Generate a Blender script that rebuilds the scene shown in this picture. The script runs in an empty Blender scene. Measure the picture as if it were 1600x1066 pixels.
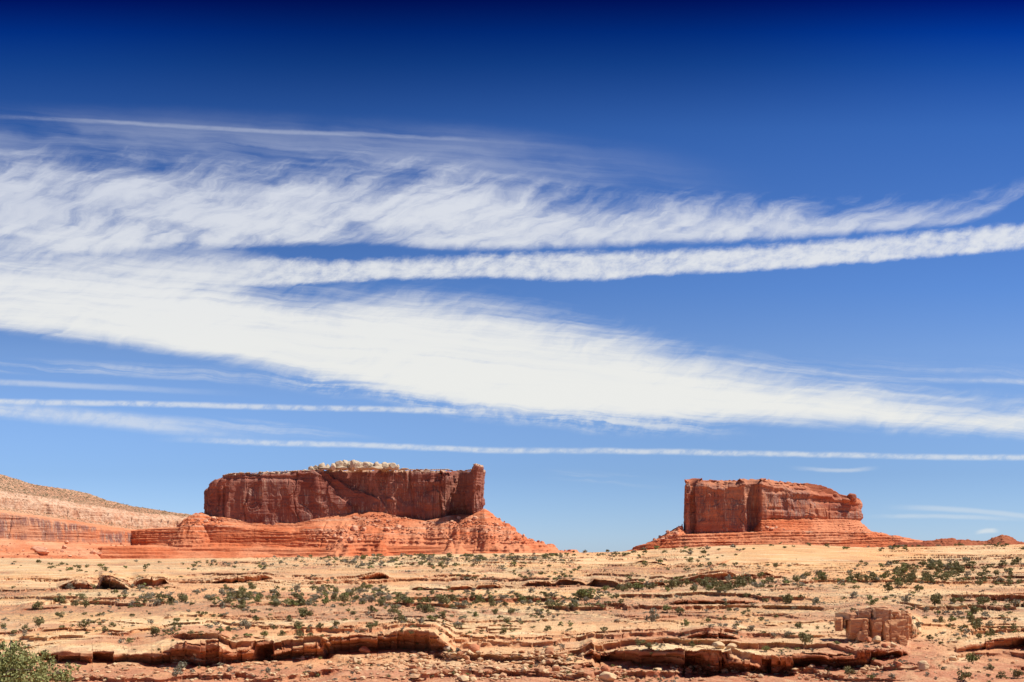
import bpy, bmesh, math, random
import numpy as np
R = math.radians
random.seed(7); rng = np.random.default_rng(7)
scene = bpy.context.scene
col = scene.collection

# ------------------------------------------------------------------ camera
F = 2000.0; HY = 870.0; CX = 800.0          # focal length and horizon row of the photograph, in its pixels
cam_d = bpy.data.cameras.new('camera'); cam = bpy.data.objects.new('camera', cam_d); col.objects.link(cam)
cam_d.lens = 45; cam_d.sensor_width = 36; cam_d.sensor_fit = 'HORIZONTAL'
cam.location = (0, 0, 0); cam.rotation_euler = (R(90), 0, 0)
cam_d.shift_y = (HY - 533) / 1600; cam_d.clip_start = 0.1; cam_d.clip_end = 100000
scene.camera = cam

# ------------------------------------------------------------------ sun
SUN_EL = 57.0
SUN_AZ = -1.5          # degrees in front of due right
sd = (math.cos(R(SUN_EL)) * math.cos(R(SUN_AZ)), math.cos(R(SUN_EL)) * math.sin(R(SUN_AZ)), math.sin(R(SUN_EL)))
sun_d = bpy.data.lights.new('sun', 'SUN'); sun = bpy.data.objects.new('sun', sun_d); col.objects.link(sun)
sun_d.energy = 5.0; sun_d.angle = R(0.53); sun_d.color = (1.0, 0.955, 0.88)
from mathutils import Vector
sun.rotation_euler = Vector(sd).to_track_quat('Z', 'Y').to_euler()
scene.view_settings.view_transform = 'Standard'; scene.view_settings.look = 'None'
scene.view_settings.gamma = 1.0; scene.view_settings.use_curve_mapping = False
scene.view_settings.exposure = 0.20

# ------------------------------------------------------------------ node helper
class NG:
    def __init__(s, tree): s.t = tree; s.n = tree.nodes; s.l = tree.links
    def node(s, kind, **kw):
        nd = s.n.new(kind)
        for k, v in kw.items(): setattr(nd, k, v)
        return nd
    def put(s, sock, v):
        if v is None: return
        if isinstance(v, bpy.types.NodeSocket): s.l.new(v, sock)
        else:
            if sock.type == 'RGBA' and not isinstance(v, (int, float)) and len(v) == 3: v = (*v, 1)
            sock.default_value = v
    def m(s, op, a, b=None, c=None, clamp=False):
        nd = s.node('ShaderNodeMath', operation=op, use_clamp=clamp)
        s.put(nd.inputs[0], a); s.put(nd.inputs[1], b); s.put(nd.inputs[2], c); return nd.outputs[0]
    def vm(s, op, a, b=None):
        nd = s.node('ShaderNodeVectorMath', operation=op)
        s.put(nd.inputs[0], a)
        if b is not None: s.put(nd.inputs[3 if op == 'SCALE' else 1], b)
        return nd.outputs[0]
    def xyz(s, x, y, z=0.0):
        nd = s.node('ShaderNodeCombineXYZ'); s.put(nd.inputs[0], x); s.put(nd.inputs[1], y); s.put(nd.inputs[2], z); return nd.outputs[0]
    def sep(s, v):
        nd = s.node('ShaderNodeSeparateXYZ'); s.put(nd.inputs[0], v); return nd.outputs
    def rng(s, v, a, b, c=0.0, d=1.0, smooth=True):
        nd = s.node('ShaderNodeMapRange', interpolation_type='SMOOTHSTEP' if smooth else 'LINEAR')
        for i, q in enumerate((v, a, b, c, d)): s.put(nd.inputs[i], q)
        return nd.outputs[0]
    def noise(s, v, scale, detail=4, rough=0.5, dist=0.0, color=False):
        nd = s.node('ShaderNodeTexNoise'); s.put(nd.inputs['Vector'], v); s.put(nd.inputs['Scale'], scale)
        nd.inputs['Detail'].default_value = detail; nd.inputs['Roughness'].default_value = rough; nd.inputs['Distortion'].default_value = dist
        return nd.outputs[1 if color else 0]
    def mix(s, f, a, b, mode='MIX'):
        nd = s.node('ShaderNodeMix', data_type='RGBA', blend_type=mode); nd.clamp_factor = True
        s.put(nd.inputs[0], f); s.put(nd.inputs[6], a); s.put(nd.inputs[7], b); return nd.outputs[2]
    def curve(s, v, pts, x0=0.0, x1=1600.0, y0=0.0, y1=1066.0):
        """piecewise curve through pts; v is already in the units of pts"""
        nd = s.node('ShaderNodeFloatCurve')
        s.put(nd.inputs['Value'], s.m('DIVIDE', s.m('SUBTRACT', v, x0), x1 - x0, clamp=True))
        c = nd.mapping.curves[0]; nd.mapping.use_clip = False
        q = [((x - x0) / (x1 - x0), (y - y0) / (y1 - y0)) for x, y in pts]
        while len(c.points) < len(q): c.points.new(0.5, 0.5)
        for p, (x, y) in zip(c.points, q): p.location = (x, y); p.handle_type = 'AUTO'
        nd.mapping.update()
        return s.m('ADD', s.m('MULTIPLY', nd.outputs[0], y1 - y0), y0)
    def ramp(s, v, stops):
        nd = s.node('ShaderNodeValToRGB'); s.put(nd.inputs[0], v); e = nd.color_ramp.elements
        while len(e) < len(stops): e.new(0.5)
        for el, (p, c) in zip(e, stops): el.position = p; el.color = (*c, 1)
        return nd.outputs[0]

# ------------------------------------------------------------------ sky with cirrus and contrails
world = bpy.data.worlds.new('World'); scene.world = world; world.use_nodes = True
world.node_tree.nodes.clear(); g = NG(world.node_tree)
gen = g.node('ShaderNodeTexCoord').outputs['Generated']
dx, dy, dz = g.sep(gen)
sky = g.node('ShaderNodeTexSky', sky_type='NISHITA', sun_disc=False)
sky.sun_elevation = R(SUN_EL); sky.sun_rotation = math.atan2(sd[0], sd[1])
sky.altitude = 1700; sky.air_density = 1.0; sky.dust_density = 0.6; sky.ozone_density = 2.0
ay = g.m('MAXIMUM', g.m('ABSOLUTE', dy), 0.12)
U = g.m('ADD', g.m('MULTIPLY', g.m('DIVIDE', dx, ay), F), CX)        # horizontal angle tangent
V = g.m('SUBTRACT', HY, g.m('MULTIPLY', g.m('DIVIDE', dz, ay), F))   # elevation angle tangent
# deep, polarised blue towards the zenith
skc = g.ramp(g.m('DIVIDE', V, 1066.0, clamp=True), [
    (0.000, (0.000, 0.041, 0.374)), (0.047, (0.004, 0.131, 0.573)), (0.094, (0.049, 0.235, 0.659)), (0.188, (0.203, 0.429, 0.837)), (0.422, (0.420, 0.619, 0.964)), (0.516, (0.586, 0.703, 0.949)), (0.694, (0.465, 0.596, 0.882)), (0.788, (0.531, 0.684, 1.037))])
skc = g.mix(g.rng(V, -150, -1500), skc, (0.55, 0.66, 0.85))
lr = g.m('MULTIPLY', g.rng(U, 200, 1600, 0.93, 1.09), g.rng(V, 70, -20, 1.0, 0.86))
lr = g.m('MULTIPLY', lr, g.m('SUBTRACT', 1.0, g.m('MULTIPLY', g.rng(V, 260, 0), g.rng(g.m('ABSOLUTE', g.m('SUBTRACT', U, 800)), 200, 800, 0.30, 0.0))))
lr = g.m('MULTIPLY', lr, g.m('ADD', 1.0, g.m('MULTIPLY', g.rng(V, 420, 700), g.rng(U, 1300, 100, 0.0, 0.36))))
base = g.mix(1.0, sky.outputs[0], skc, 'MULTIPLY')
base = g.vm('SCALE', base, lr)
UV = g.xyz(U, V)
def nv(sx, sy, ang=0.0, off=0.0):
    """noise space stretched along direction ang (degrees, + = falling to the right)"""
    c, s_ = math.cos(R(ang)), math.sin(R(ang))
    a = g.m('ADD', g.m('MULTIPLY', U, c / sx), g.m('MULTIPLY', V, s_ / sx))
    b = g.m('ADD', g.m('MULTIPLY', U, -s_ / sy), g.m('MULTIPLY', V, c / sy))
    return g.xyz(a, b, off)
warp_c = g.noise(nv(160, 70, 3, 3.1), 1.0, 5, 0.55, color=True)
w1, w2, _ = g.sep(g.vm('SUBTRACT', warp_c, (0.5, 0.5, 0.5)))
fine_c = g.noise(nv(34, 20, -12, 8.4), 1.0, 4, 0.6, color=True)
f1, f2, _ = g.sep(g.vm('SUBTRACT', fine_c, (0.5, 0.5, 0.5)))
def warped(ax, ay_, fx, fy):
    u = g.m('ADD', U, g.m('ADD', g.m('MULTIPLY', w1, ax), g.m('MULTIPLY', f1, fx)))
    v = g.m('ADD', V, g.m('ADD', g.m('MULTIPLY', w2, ay_), g.m('MULTIPLY', f2, fy)))
    return u, v
def band(top, bot, soft_t, soft_b, uv):
    u, v = uv
    T = g.curve(u, top); B = g.curve(u, bot)
    a = g.m('DIVIDE', g.m('SUBTRACT', v, T), soft_t)
    b = g.m('DIVIDE', g.m('SUBTRACT', B, v), soft_b)
    return g.m('MULTIPLY', g.rng(a, -0.5, 0.5), g.rng(b, -0.5, 0.5)), a
def line(pts, w, uv, fade=None):
    u, v = uv
    C = g.curve(u, pts)
    d = g.m('DIVIDE', g.m('ABSOLUTE', g.m('SUBTRACT', v, C)), w)
    r = g.rng(d, 0.15, 1.0, 1.0, 0.0)
    if fade is not None:
        a, b, c, d_ = fade
        r = g.m('MULTIPLY', r, g.m('MULTIPLY', g.rng(U, a, b), g.rng(U, c, d_, 1.0, 0.0)))
    return r
def union(a, b): return g.m('SUBTRACT', 1.0, g.m('MULTIPLY', g.m('SUBTRACT', 1.0, a), g.m('SUBTRACT', 1.0, b)))
uvA = warped(60, 55, 26, 16); uvB = warped(30, 26, 14, 11); uvC = warped(14, 10, 6, 5); uvD = warped(10, 5, 3, 2.5)
def wnv(sx, sy, ang, off, k=1.0, kf=0.0):
    u = g.m('ADD', U, g.m('ADD', g.m('MULTIPLY', w1, 90 * k), g.m('MULTIPLY', f1, kf)))
    v = g.m('ADD', V, g.m('ADD', g.m('MULTIPLY', w2, 90 * k), g.m('MULTIPLY', f2, kf)))
    c, s_ = math.cos(R(ang)), math.sin(R(ang))
    a = g.m('ADD', g.m('MULTIPLY', u, c / sx), g.m('MULTIPLY', v, s_ / sx))
    b = g.m('ADD', g.m('MULTIPLY', u, -s_ / sy), g.m('MULTIPLY', v, c / sy))
    return g.xyz(a, b, off)
fib = g.noise(wnv(300, 11, 5, 1.7, 0.35), 1.0, 7, 0.60, 0.15)          # long fibres
fib2 = g.noise(wnv(80, 18, -24, 5.2, 0.85, 6), 1.0, 7, 0.60, 0.25)     # hooked tufts
soft = g.noise(wnv(210, 70, 4, 2.9, 0.8), 1.0, 5, 0.5, 0.1)
puff = g.noise(wnv(20, 13, -20, 9.3, 0.25, 5), 1.0, 6, 0.62, 0.1)
bigp = g.noise(nv(260, 110, 6, 6.6), 1.0, 3, 0.5)
def erode(env, n, amp, lo=0.30, hi=0.95):
    """the noise eats into the soft edge of an envelope and leaves its core alone"""
    return g.m('MULTIPLY', g.rng(env, 0.0, 0.4), g.rng(g.m('ADD', env, g.m('MULTIPLY', g.m('SUBTRACT', n, 0.5), amp)), lo, hi))
def avg(*a):
    r = None
    for n, w in a:
        q = g.m('MULTIPLY', n, w); r = q if r is None else g.m('ADD', r, q)
    return r
# main broad band
main, ma = band([(0, 418), (200, 420), (350, 440), (450, 464), (600, 470), (750, 484), (850, 500), (1000, 540), (1150, 576), (1300, 604), (1450, 628), (1600, 646)],
                [(0, 511), (100, 523), (200, 538), (300, 554), (400, 570), (500, 590), (600, 610), (700, 627), (800, 641), (950, 648), (1100, 652), (1250, 660), (1400, 669), (1600, 680)],
                125, 46, uvD)
dens_main = erode(main, avg((fib, 0.45), (soft, 0.15), (fib2, 0.4)), 1.5, 0.08, 0.98)
dens_main = g.m('MULTIPLY', dens_main, g.rng(avg((bigp, 0.5), (fib, 0.5)), 0.32, 0.52, 0.90, 1.0))
# upper cirrus
up, ua = band([(0, 246), (130, 244), (250, 248), (400, 262), (600, 258), (720, 270), (820, 290), (1000, 306), (1100, 314), (1250, 322), (1400, 324), (1520, 318), (1600, 300)],
              [(0, 405), (150, 398), (260, 388), (400, 386), (600, 382), (750, 390), (900, 386), (1050, 380), (1200, 373), (1320, 364), (1450, 354), (1540, 340), (1600, 306)],
              95, 22, uvC)
ud = erode(up, avg((fib2, 0.45), (fib, 0.10), (soft, 0.45)), 2.8, 0.16, 1.30)
ud = g.m('MULTIPLY', ud, g.rng(avg((soft, 0.8), (fib2, 0.2)), 0.36, 0.52, 0.62, 0.96))
ud = g.m('MULTIPLY', g.m('MULTIPLY', ud, g.rng(U, 1180, 1600, 0.95, 0.72)), g.rng(U, 500, 0, 1.0, 0.88))
veil, _ = band([(0, 186), (300, 196), (600, 210), (800, 222), (1000, 248), (1200, 285), (1600, 300)],
               [(0, 300), (600, 300), (1000, 320), (1200, 330), (1600, 330)], 70, 60, uvC)
veil = g.m('MULTIPLY', veil, g.m('MULTIPLY', g.rng(avg((fib, 0.35), (soft, 0.65)), 0.3, 0.7), g.rng(U, 700, 1250, 0.34, 0.0)))
# middle contrail turned to a band
mid, mm = band([(0, 398), (250, 398), (400, 402), (500, 406), (600, 405), (800, 396), (1000, 391), (1200, 382), (1400, 366), (1600, 350)],
               [(0, 447), (250, 452), (400, 448), (500, 444), (600, 438), (800, 435), (900, 439), (1000, 433), (1200, 422), (1400, 406), (1600, 389)], 26, 15, uvD)
mid = erode(mid, avg((puff, 0.5), (fib2, 0.3), (fib, 0.2)), 2.2, 0.24, 1.25)
mid = g.m('MULTIPLY', mid, g.rng(U, 180, 520, 0.35, 0.95))
# patch joining the left parts
join, _ = band([(0, 350), (300, 365), (420, 400), (520, 430), (1600, 440)], [(0, 460), (350, 470), (430, 444), (520, 431), (1600, 440)], 70, 50, uvB)
join = g.m('MULTIPLY', erode(join, avg((soft, 0.4), (fib2, 0.35), (fib, 0.25)), 2.6, 0.25, 1.5), 0.62)
lines = g.m('MULTIPLY', line([(0, 182), (200, 192), (400, 204), (600, 212), (800, 222), (950, 236), (1600, 260)], 5, uvD, (-900, -800, 500, 950)), g.rng(fib, 0.3, 0.6, 0.10, 0.36))
lines = union(lines, g.m('MULTIPLY', line([(0, 627), (200, 631), (400, 636), (600, 640), (800, 646), (900, 652), (1600, 680)], 6.5, uvD, (-900, -800, 650, 900)), g.rng(puff, 0.3, 0.6, 0.4, 0.85)))
lines = union(lines, g.m('MULTIPLY', line([(0, 688), (260, 687), (400, 692), (600, 697), (800, 704), (1000, 705), (1200, 709), (1400, 713), (1600, 715)], 6.5, uvD, (230, 420, 9000, 9001)), g.rng(puff, 0.3, 0.6, 0.5, 0.85)))
lines = union(lines, g.m('MULTIPLY', line([(0, 640), (100, 648), (200, 659), (300, 670), (420, 681), (520, 690), (1600, 760)], 19, uvC, (-900, -800, 200, 540)), g.rng(fib, 0.3, 0.62, 0.25, 0.75)))
lines = union(lines, g.m('MULTIPLY', line([(0, 597), (150, 604), (300, 612), (500, 622), (1600, 650)], 7, uvD, (-900, -800, 60, 420)), 0.5))
lines = union(lines, g.m('MULTIPLY', line([(0, 668), (330, 662), (450, 672), (560, 684), (1600, 690)], 13, uvC, (280, 400, 430, 620)), g.rng(fib, 0.35, 0.6, 0.0, 0.5)))
lines = union(lines, g.m('MULTIPLY', line([(0, 570), (200, 578), (400, 592), (600, 606), (1600, 650)], 16, uvC, (-900, -800, 250, 620)), g.rng(fib, 0.42, 0.65, 0.0, 0.5)))
lines = union(lines, g.m('MULTIPLY', line([(0, 560), (1000, 562), (1200, 578), (1400, 592), (1600, 596)], 6, uvD, (1150, 1500, 9000, 9001)), g.rng(fib, 0.3, 0.6, 0.15, 0.6)))
lines = union(lines, g.m('MULTIPLY', line([(0, 560), (1000, 566), (1200, 572), (1400, 580), (1600, 590)], 28, uvC, (950, 1300, 9000, 9001)), g.rng(fib, 0.38, 0.65, 0.0, 0.28)))
lines = union(lines, g.m('MULTIPLY', line([(0, 800), (1380, 793), (1480, 796), (1600, 806)], 6, uvD, (1370, 1470, 9000, 9001)), 0.42))
lines = union(lines, g.m('MULTIPLY', line([(0, 808), (1340, 808), (1460, 807), (1600, 812)], 5, uvD, (1340, 1420, 1500, 1640)), 0.38))
lines = union(lines, g.m('MULTIPLY', line([(0, 738), (1240, 732), (1310, 737), (1350, 734), (1600, 700)], 5, uvC, (1225, 1300, 1330, 1380)), 0.5))
lines = union(lines, g.m('MULTIPLY', line([(0, 740), (860, 740), (950, 747), (1050, 758), (1600, 790)], 12, uvC, (840, 930, 940, 1060)), g.rng(fib, 0.4, 0.62, 0.0, 0.35)))
lines = union(lines, g.m('MULTIPLY', line([(0, 650), (900, 654), (1000, 666), (1200, 678), (1600, 690)], 7, uvC, (840, 930, 960, 1200)), g.rng(fib, 0.4, 0.6, 0.0, 0.4)))
lines = union(lines, g.m('MULTIPLY', line([(0, 832), (1520, 833), (1545, 829), (1600, 833)], 5, uvC, (1520, 1536, 1548, 1566)), 0.7))
und = g.m('MULTIPLY', line([(0, 560), (500, 592), (700, 626), (900, 652), (1000, 655), (1600, 680)], 30, uvB, (380, 520, 1000, 1200)), g.rng(g.m('ADD', g.m('MULTIPLY', fib, 0.6), g.m('MULTIPLY', puff, 0.4)), 0.42, 0.6, 0.0, 0.6))
haze_low = g.m('MULTIPLY', g.rng(bigp, 0.3, 0.7), g.rng(V, 560, 760, 0.0, 0.0))
lines = g.m('MULTIPLY', g.m('MULTIPLY', lines, 0.72), g.rng(avg((puff, 0.5), (soft, 0.5)), 0.36, 0.56, 0.55, 1.0))
D_ = union(union(union(dens_main, ud), union(mid, join)), union(union(lines, veil), und))
D_ = g.m('MULTIPLY', g.m('MULTIPLY', D_, g.rng(V, 845, 870, 1.0, 0.0)), g.rng(dy, -0.15, 0.12))
cw = g.mix(g.rng(V, 200, 620), (0.69, 0.72, 0.79), (0.79, 0.79, 0.755))
SKY_STRENGTH = 0.10
cw = g.vm('SCALE', cw, 1.0 / SKY_STRENGTH * 0.95)
fin = g.mix(g.m('MULTIPLY', D_, 0.96), base, cw)
bg = g.node('ShaderNodeBackground'); g.l.new(fin, bg.inputs[0]); bg.inputs[1].default_value = SKY_STRENGTH
wo = g.node('ShaderNodeOutputWorld'); g.l.new(bg.outputs[0], wo.inputs[0])
world.cycles.sampling_method = 'MANUAL'; world.cycles.sample_map_resolution = 512

# ================================================================== numpy tools
f4 = np.float32
def _hash(ix, iy, iz, seed):
    h = (ix.astype(np.uint32) * np.uint32(374761393) + iy.astype(np.uint32) * np.uint32(668265263)
         + iz.astype(np.uint32) * np.uint32(2147483647 & 0x9E3779B1) + np.uint32((seed * 974634777 + 12345) & 0xffffffff))
    h = (h ^ (h >> np.uint32(13))) * np.uint32(1274126177)
    h = (h ^ (h >> np.uint32(16))) * np.uint32(2246822519)
    return (h ^ (h >> np.uint32(15)))
def vnoise(x, y, z, seed=0):
    """smooth value noise, -1..1"""
    x, y, z = np.broadcast_arrays(np.asarray(x, f4), np.asarray(y, f4), np.asarray(z, f4))
    xi, yi, zi = np.floor(x), np.floor(y), np.floor(z)
    fx, fy, fz = x - xi, y - yi, z - zi
    xi, yi, zi = xi.astype(np.int64), yi.astype(np.int64), zi.astype(np.int64)
    fx = fx * fx * fx * (fx * (fx * 6 - 15) + 10); fy = fy * fy * fy * (fy * (fy * 6 - 15) + 10); fz = fz * fz * fz * (fz * (fz * 6 - 15) + 10)
    out = 0
    for a in (0, 1):
        wx = fx if a else 1 - fx
        for b in (0, 1):
            wy = fy if b else 1 - fy
            for c in (0, 1):
                wz = fz if c else 1 - fz
                out = out + wx * wy * wz * (_hash(xi + a, yi + b, zi + c, seed).astype(f4) * f4(2 / 4294967295.0) - 1)
    return out
def fbm(x, y, z=0.0, o=4, seed=0, gain=0.5, lac=2.03):
    s = 0; a = 1.0; t = 0
    for i in range(o):
        s = s + a * vnoise(x, y, z, seed + i * 17); t += a; a *= gain
        x = x * lac + 3.7; y = y * lac + 1.3; z = z * lac + 5.1
    return s / t * 1.6
def ridged(x, y, z=0.0, o=3, seed=0):
    s = 0; a = 1.0; t = 0
    for i in range(o):
        s = s + a * (1 - 2 * np.abs(vnoise(x, y, z, seed + i * 13))); t += a; a *= 0.5
        x = x * 2.1 + 1.7; y = y * 2.1 + 4.3; z = z * 2.1 + 2.9
    return s / t
def ss(x, a, b):
    t = np.clip((x - a) / (b - a), 0, 1); return t * t * (3 - 2 * t)
def hash1(k, seed=0):
    k = np.asarray(k).astype(np.int64); return _hash(k, k * 0 + 7, k * 0 + 3, seed).astype(f4) / 4294967295.0
def tab(x, pts):
    p = np.array(pts, float); return np.interp(x, p[:, 0], p[:, 1])
def px_at(px, py, D):
    return ((px - CX) / F * D, D, (HY - py) / F * D)

def mesh_obj(name, verts, faces, mat, parent=None, attrs=None, smooth=True, link=True):
    """verts (N,3), faces (M,4) or (M,3) arrays"""
    me = bpy.data.meshes.new(name)
    verts = np.ascontiguousarray(verts, f4); faces = np.ascontiguousarray(faces, np.int32)
    n, k = faces.shape
    me.vertices.add(len(verts)); me.vertices.foreach_set('co', verts.ravel())
    me.loops.add(n * k); me.loops.foreach_set('vertex_index', faces.ravel())
    me.polygons.add(n); me.polygons.foreach_set('loop_start', np.arange(0, n * k, k, dtype=np.int32))
    try: me.polygons.foreach_set('loop_total', np.full(n, k, np.int32))
    except Exception: pass
    me.polygons.foreach_set('use_smooth', np.full(n, smooth))
    for an, av in (attrs or {}).items():
        a = me.attributes.new(an, 'FLOAT', 'POINT'); a.data.foreach_set('value', np.ascontiguousarray(av, f4).ravel())
    me.update(calc_edges=True); me.validate()
    me.materials.append(mat)
    o = bpy.data.objects.new(name, me)
    if link: col.objects.link(o)
    if parent: o.parent = parent
    return o
def grid_faces(nr, nc, wrap=False, mask=None):
    i = np.arange(nr * nc).reshape(nr, nc)
    if wrap: i = np.concatenate([i, i[:, :1]], 1)
    f = np.stack([i[:-1, :-1], i[:-1, 1:], i[1:, 1:], i[1:, :-1]], -1).reshape(-1, 4)
    return f if mask is None else f[mask.ravel()]
def grid_normals(P):
    du = np.gradient(P, axis=1); dv = np.gradient(P, axis=0)
    n = np.cross(du, dv); n /= np.linalg.norm(n, axis=-1, keepdims=True) + 1e-9
    return n
def tag(o, label=None, cat=None, group=None, kind=None):
    if label: o['label'] = label
    if cat: o['category'] = cat
    if group: o['group'] = group
    if kind: o['kind'] = kind
    return o
def empty(name, loc, label, cat, group=None):
    o = bpy.data.objects.new(name, None); col.objects.link(o); o.location = loc
    bpy.context.view_layer.update()
    return tag(o, label, cat, group)

# ================================================================== materials
def new_mat(name):
    m = bpy.data.materials.new(name); m.use_nodes = True; m.node_tree.nodes.clear()
    g = NG(m.node_tree)
    b = g.node('ShaderNodeBsdfPrincipled'); b.inputs['Roughness'].default_value = 0.95
    b.inputs['Specular IOR Level'].default_value = 0.15
    o = g.node('ShaderNodeOutputMaterial'); g.l.new(b.outputs[0], o.inputs[0])
    pos = g.node('ShaderNodeNewGeometry').outputs['Position']
    return m, g, b, pos
def attr(g, name):
    return g.node('ShaderNodeAttribute', attribute_name=name).outputs['Fac']
def scl(g, pos, x, y, z):
    return g.vm('MULTIPLY', pos, (x, y, z))
def bump(g, b, h, strength, dist):
    nd = g.node('ShaderNodeBump'); nd.inputs['Strength'].default_value = strength; nd.inputs['Distance'].default_value = dist
    g.put(nd.inputs['Height'], h); g.l.new(nd.outputs[0], b.inputs['Normal'])

def ground_mat():
    m, g, b, pos = new_mat('slickrock')
    big = g.noise(scl(g, pos, 0.012, 0.012, 0.05), 1.0, 4, 0.55)
    strata = g.noise(scl(g, pos, 0.02, 0.02, 1.6), 1.0, 4, 0.6)
    med = g.noise(scl(g, pos, 0.25, 0.12, 0.4), 1.0, 5, 0.65)
    fine = g.noise(pos, 2.2, 4, 0.7)
    c = g.mix(g.rng(big, 0.42, 0.68), (0.71, 0.475, 0.25), (0.69, 0.365, 0.175))
    c = g.mix(g.m('MULTIPLY', attr(g, 'warm'), 0.85), c, (0.71, 0.385, 0.165))
    c = g.mix(g.m('MULTIPLY', g.rng(strata, 0.54, 0.64), 0.5), c, (0.60, 0.30, 0.145))
    c = g.mix(g.m('MULTIPLY', g.rng(strata, 0.50, 0.34), 0.75), c, (0.77, 0.58, 0.335))
    patch = g.noise(scl(g, pos, 0.05, 0.022, 0.1), 1.0, 5, 0.62)
    soil = g.m('MAXIMUM', g.m('MULTIPLY', attr(g, 'soil'), g.rng(med, 0.3, 0.55, 0.45, 1.0)), g.m('MULTIPLY', g.rng(patch, 0.52, 0.60), g.m('MULTIPLY', attr(g, 'litter'), 0.75)))
    soil = g.m('MAXIMUM', soil, g.m('MULTIPLY', g.rng(patch, 0.53, 0.63), 0.45))
    c = g.mix(soil, c, g.mix(g.rng(fine, 0.35, 0.65), (0.42, 0.15, 0.075), (0.56, 0.27, 0.155)))
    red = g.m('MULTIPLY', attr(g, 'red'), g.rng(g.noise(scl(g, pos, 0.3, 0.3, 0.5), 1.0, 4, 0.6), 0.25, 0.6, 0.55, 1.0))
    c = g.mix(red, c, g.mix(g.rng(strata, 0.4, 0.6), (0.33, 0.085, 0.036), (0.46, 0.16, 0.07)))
    speck = g.m('MULTIPLY', g.rng(fine, 0.60, 0.70), g.m('MULTIPLY', g.rng(med, 0.42, 0.62), 0.5))
    c = g.mix(speck, c, (0.20, 0.13, 0.08))
    ledge_ln = g.noise(scl(g, pos, 0.10, 0.35, 3.0), 1.0, 4, 0.6)
    c = g.mix(g.rng(g.m('ABSOLUTE', g.m('SUBTRACT', ledge_ln, 0.5)), 0.018, 0.006, 0.0, 0.5), c, (0.24, 0.13, 0.07))  # thin dark lines: shade of small ledges painted into the colour, with crack tone
    gray = g.m('MULTIPLY', attr(g, 'litter'), g.rng(g.noise(scl(g, pos, 0.7, 0.35, 0.7), 1.0, 4, 0.7), 0.42, 0.62, 0.0, 0.65))
    c = g.mix(gray, c, (0.23, 0.17, 0.11))
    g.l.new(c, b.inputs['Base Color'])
    bump(g, b, g.m('ADD', g.noise(pos, 0.9, 6, 0.65), g.m('MULTIPLY', strata, 0.6)), 0.8, 0.35)
    return m
GROUND = ground_mat()

def red_mat(name, base_lo, base_hi, light, dark, per=0.35, streak=0.0):
    """layered red sandstone; 'cliff' attribute (0..1) marks varnished walls"""
    m, g, b, pos = new_mat(name)
    strata = g.noise(scl(g, pos, 0.004, 0.004, per), 1.0, 5, 0.65)
    rub = g.noise(scl(g, pos, 0.12, 0.12, 0.16), 1.0, 5, 0.7)
    big = g.noise(scl(g, pos, 0.008, 0.008, 0.012), 1.0, 3, 0.5)
    c = g.mix(g.rng(strata, 0.35, 0.62), base_lo, base_hi)
    c = g.mix(g.rng(rub, 0.55, 0.72, 0.0, 0.55), c, light)
    c = g.mix(g.rng(rub, 0.44, 0.30, 0.0, 0.5), c, dark)
    c = g.mix(g.rng(big, 0.42, 0.6, 0.0, 0.5), c, light)
    fan = g.noise(scl(g, pos, 0.03, 0.012, 0.012), 1.0, 4, 0.6)
    c = g.mix(g.rng(fan, 0.46, 0.36, 0.0, 0.22), c, dark)
    c = g.mix(attr(g, 'pale'), c, g.mix(g.rng(rub, 0.35, 0.62), (0.44, 0.235, 0.14), (0.68, 0.46, 0.31)))
    sc = g.m('MULTIPLY', attr(g, 'scrub'), g.rng(g.noise(scl(g, pos, 0.2, 0.2, 0.2), 1.0, 3, 0.7), 0.47, 0.55))
    c = g.mix(sc, c, (0.10, 0.085, 0.045))
    st = g.noise(scl(g, pos, 0.09, 0.09, 0.011), 1.0, 6, 0.75)
    st2 = g.noise(scl(g, pos, 0.4, 0.4, 0.012), 1.0, 3, 0.6)
    pat = g.noise(scl(g, pos, 0.012, 0.012, 0.03), 1.0, 3, 0.5)
    vz = g.m('MULTIPLY', g.m('MULTIPLY', g.rng(st, 0.40, 0.56), g.rng(pat, 0.36, 0.58, 0.25, 1.0)), attr(g, 'cliff'))
    c = g.mix(g.m('MULTIPLY', vz, streak), c, (0.235, 0.115, 0.095))
    c = g.mix(g.m('MULTIPLY', g.m('MULTIPLY', g.rng(st2, 0.54, 0.64), g.rng(pat, 0.40, 0.52)), g.m('MULTIPLY', attr(g, 'cliff'), streak)), c, (0.52, 0.36, 0.25))
    g.l.new(c, b.inputs['Base Color'])
    bump(g, b, g.m('ADD', g.noise(pos, 0.22, 6, 0.7), g.m('MULTIPLY', g.noise(scl(g, pos, 0.02, 0.02, 0.5), 1.0, 3, 0.6), 0.7)), 0.9, 2.2)
    return m
TALUS = red_mat('red_talus', (0.52, 0.125, 0.046), (0.66, 0.215, 0.092), (0.74, 0.34, 0.18), (0.28, 0.062, 0.030))
CLIFF = red_mat('red_cliff', (0.22, 0.062, 0.042), (0.32, 0.106, 0.068), (0.44, 0.18, 0.115), (0.145, 0.046, 0.037), per=0.10, streak=0.75)
DARKRED = red_mat('dark_red_rock', (0.28, 0.07, 0.035), (0.40, 0.11, 0.05), (0.46, 0.17, 0.08), (0.16, 0.045, 0.03))
CLIFF2 = red_mat('orange_cliff', (0.36, 0.096, 0.052), (0.56, 0.195, 0.095), (0.66, 0.30, 0.16), (0.20, 0.058, 0.040), per=0.10, streak=0.85)
MESA = red_mat('mesa_rock', (0.54, 0.17, 0.075), (0.64, 0.27, 0.135), (0.68, 0.38, 0.22), (0.42, 0.13, 0.065), per=0.22, streak=1.0)
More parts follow.
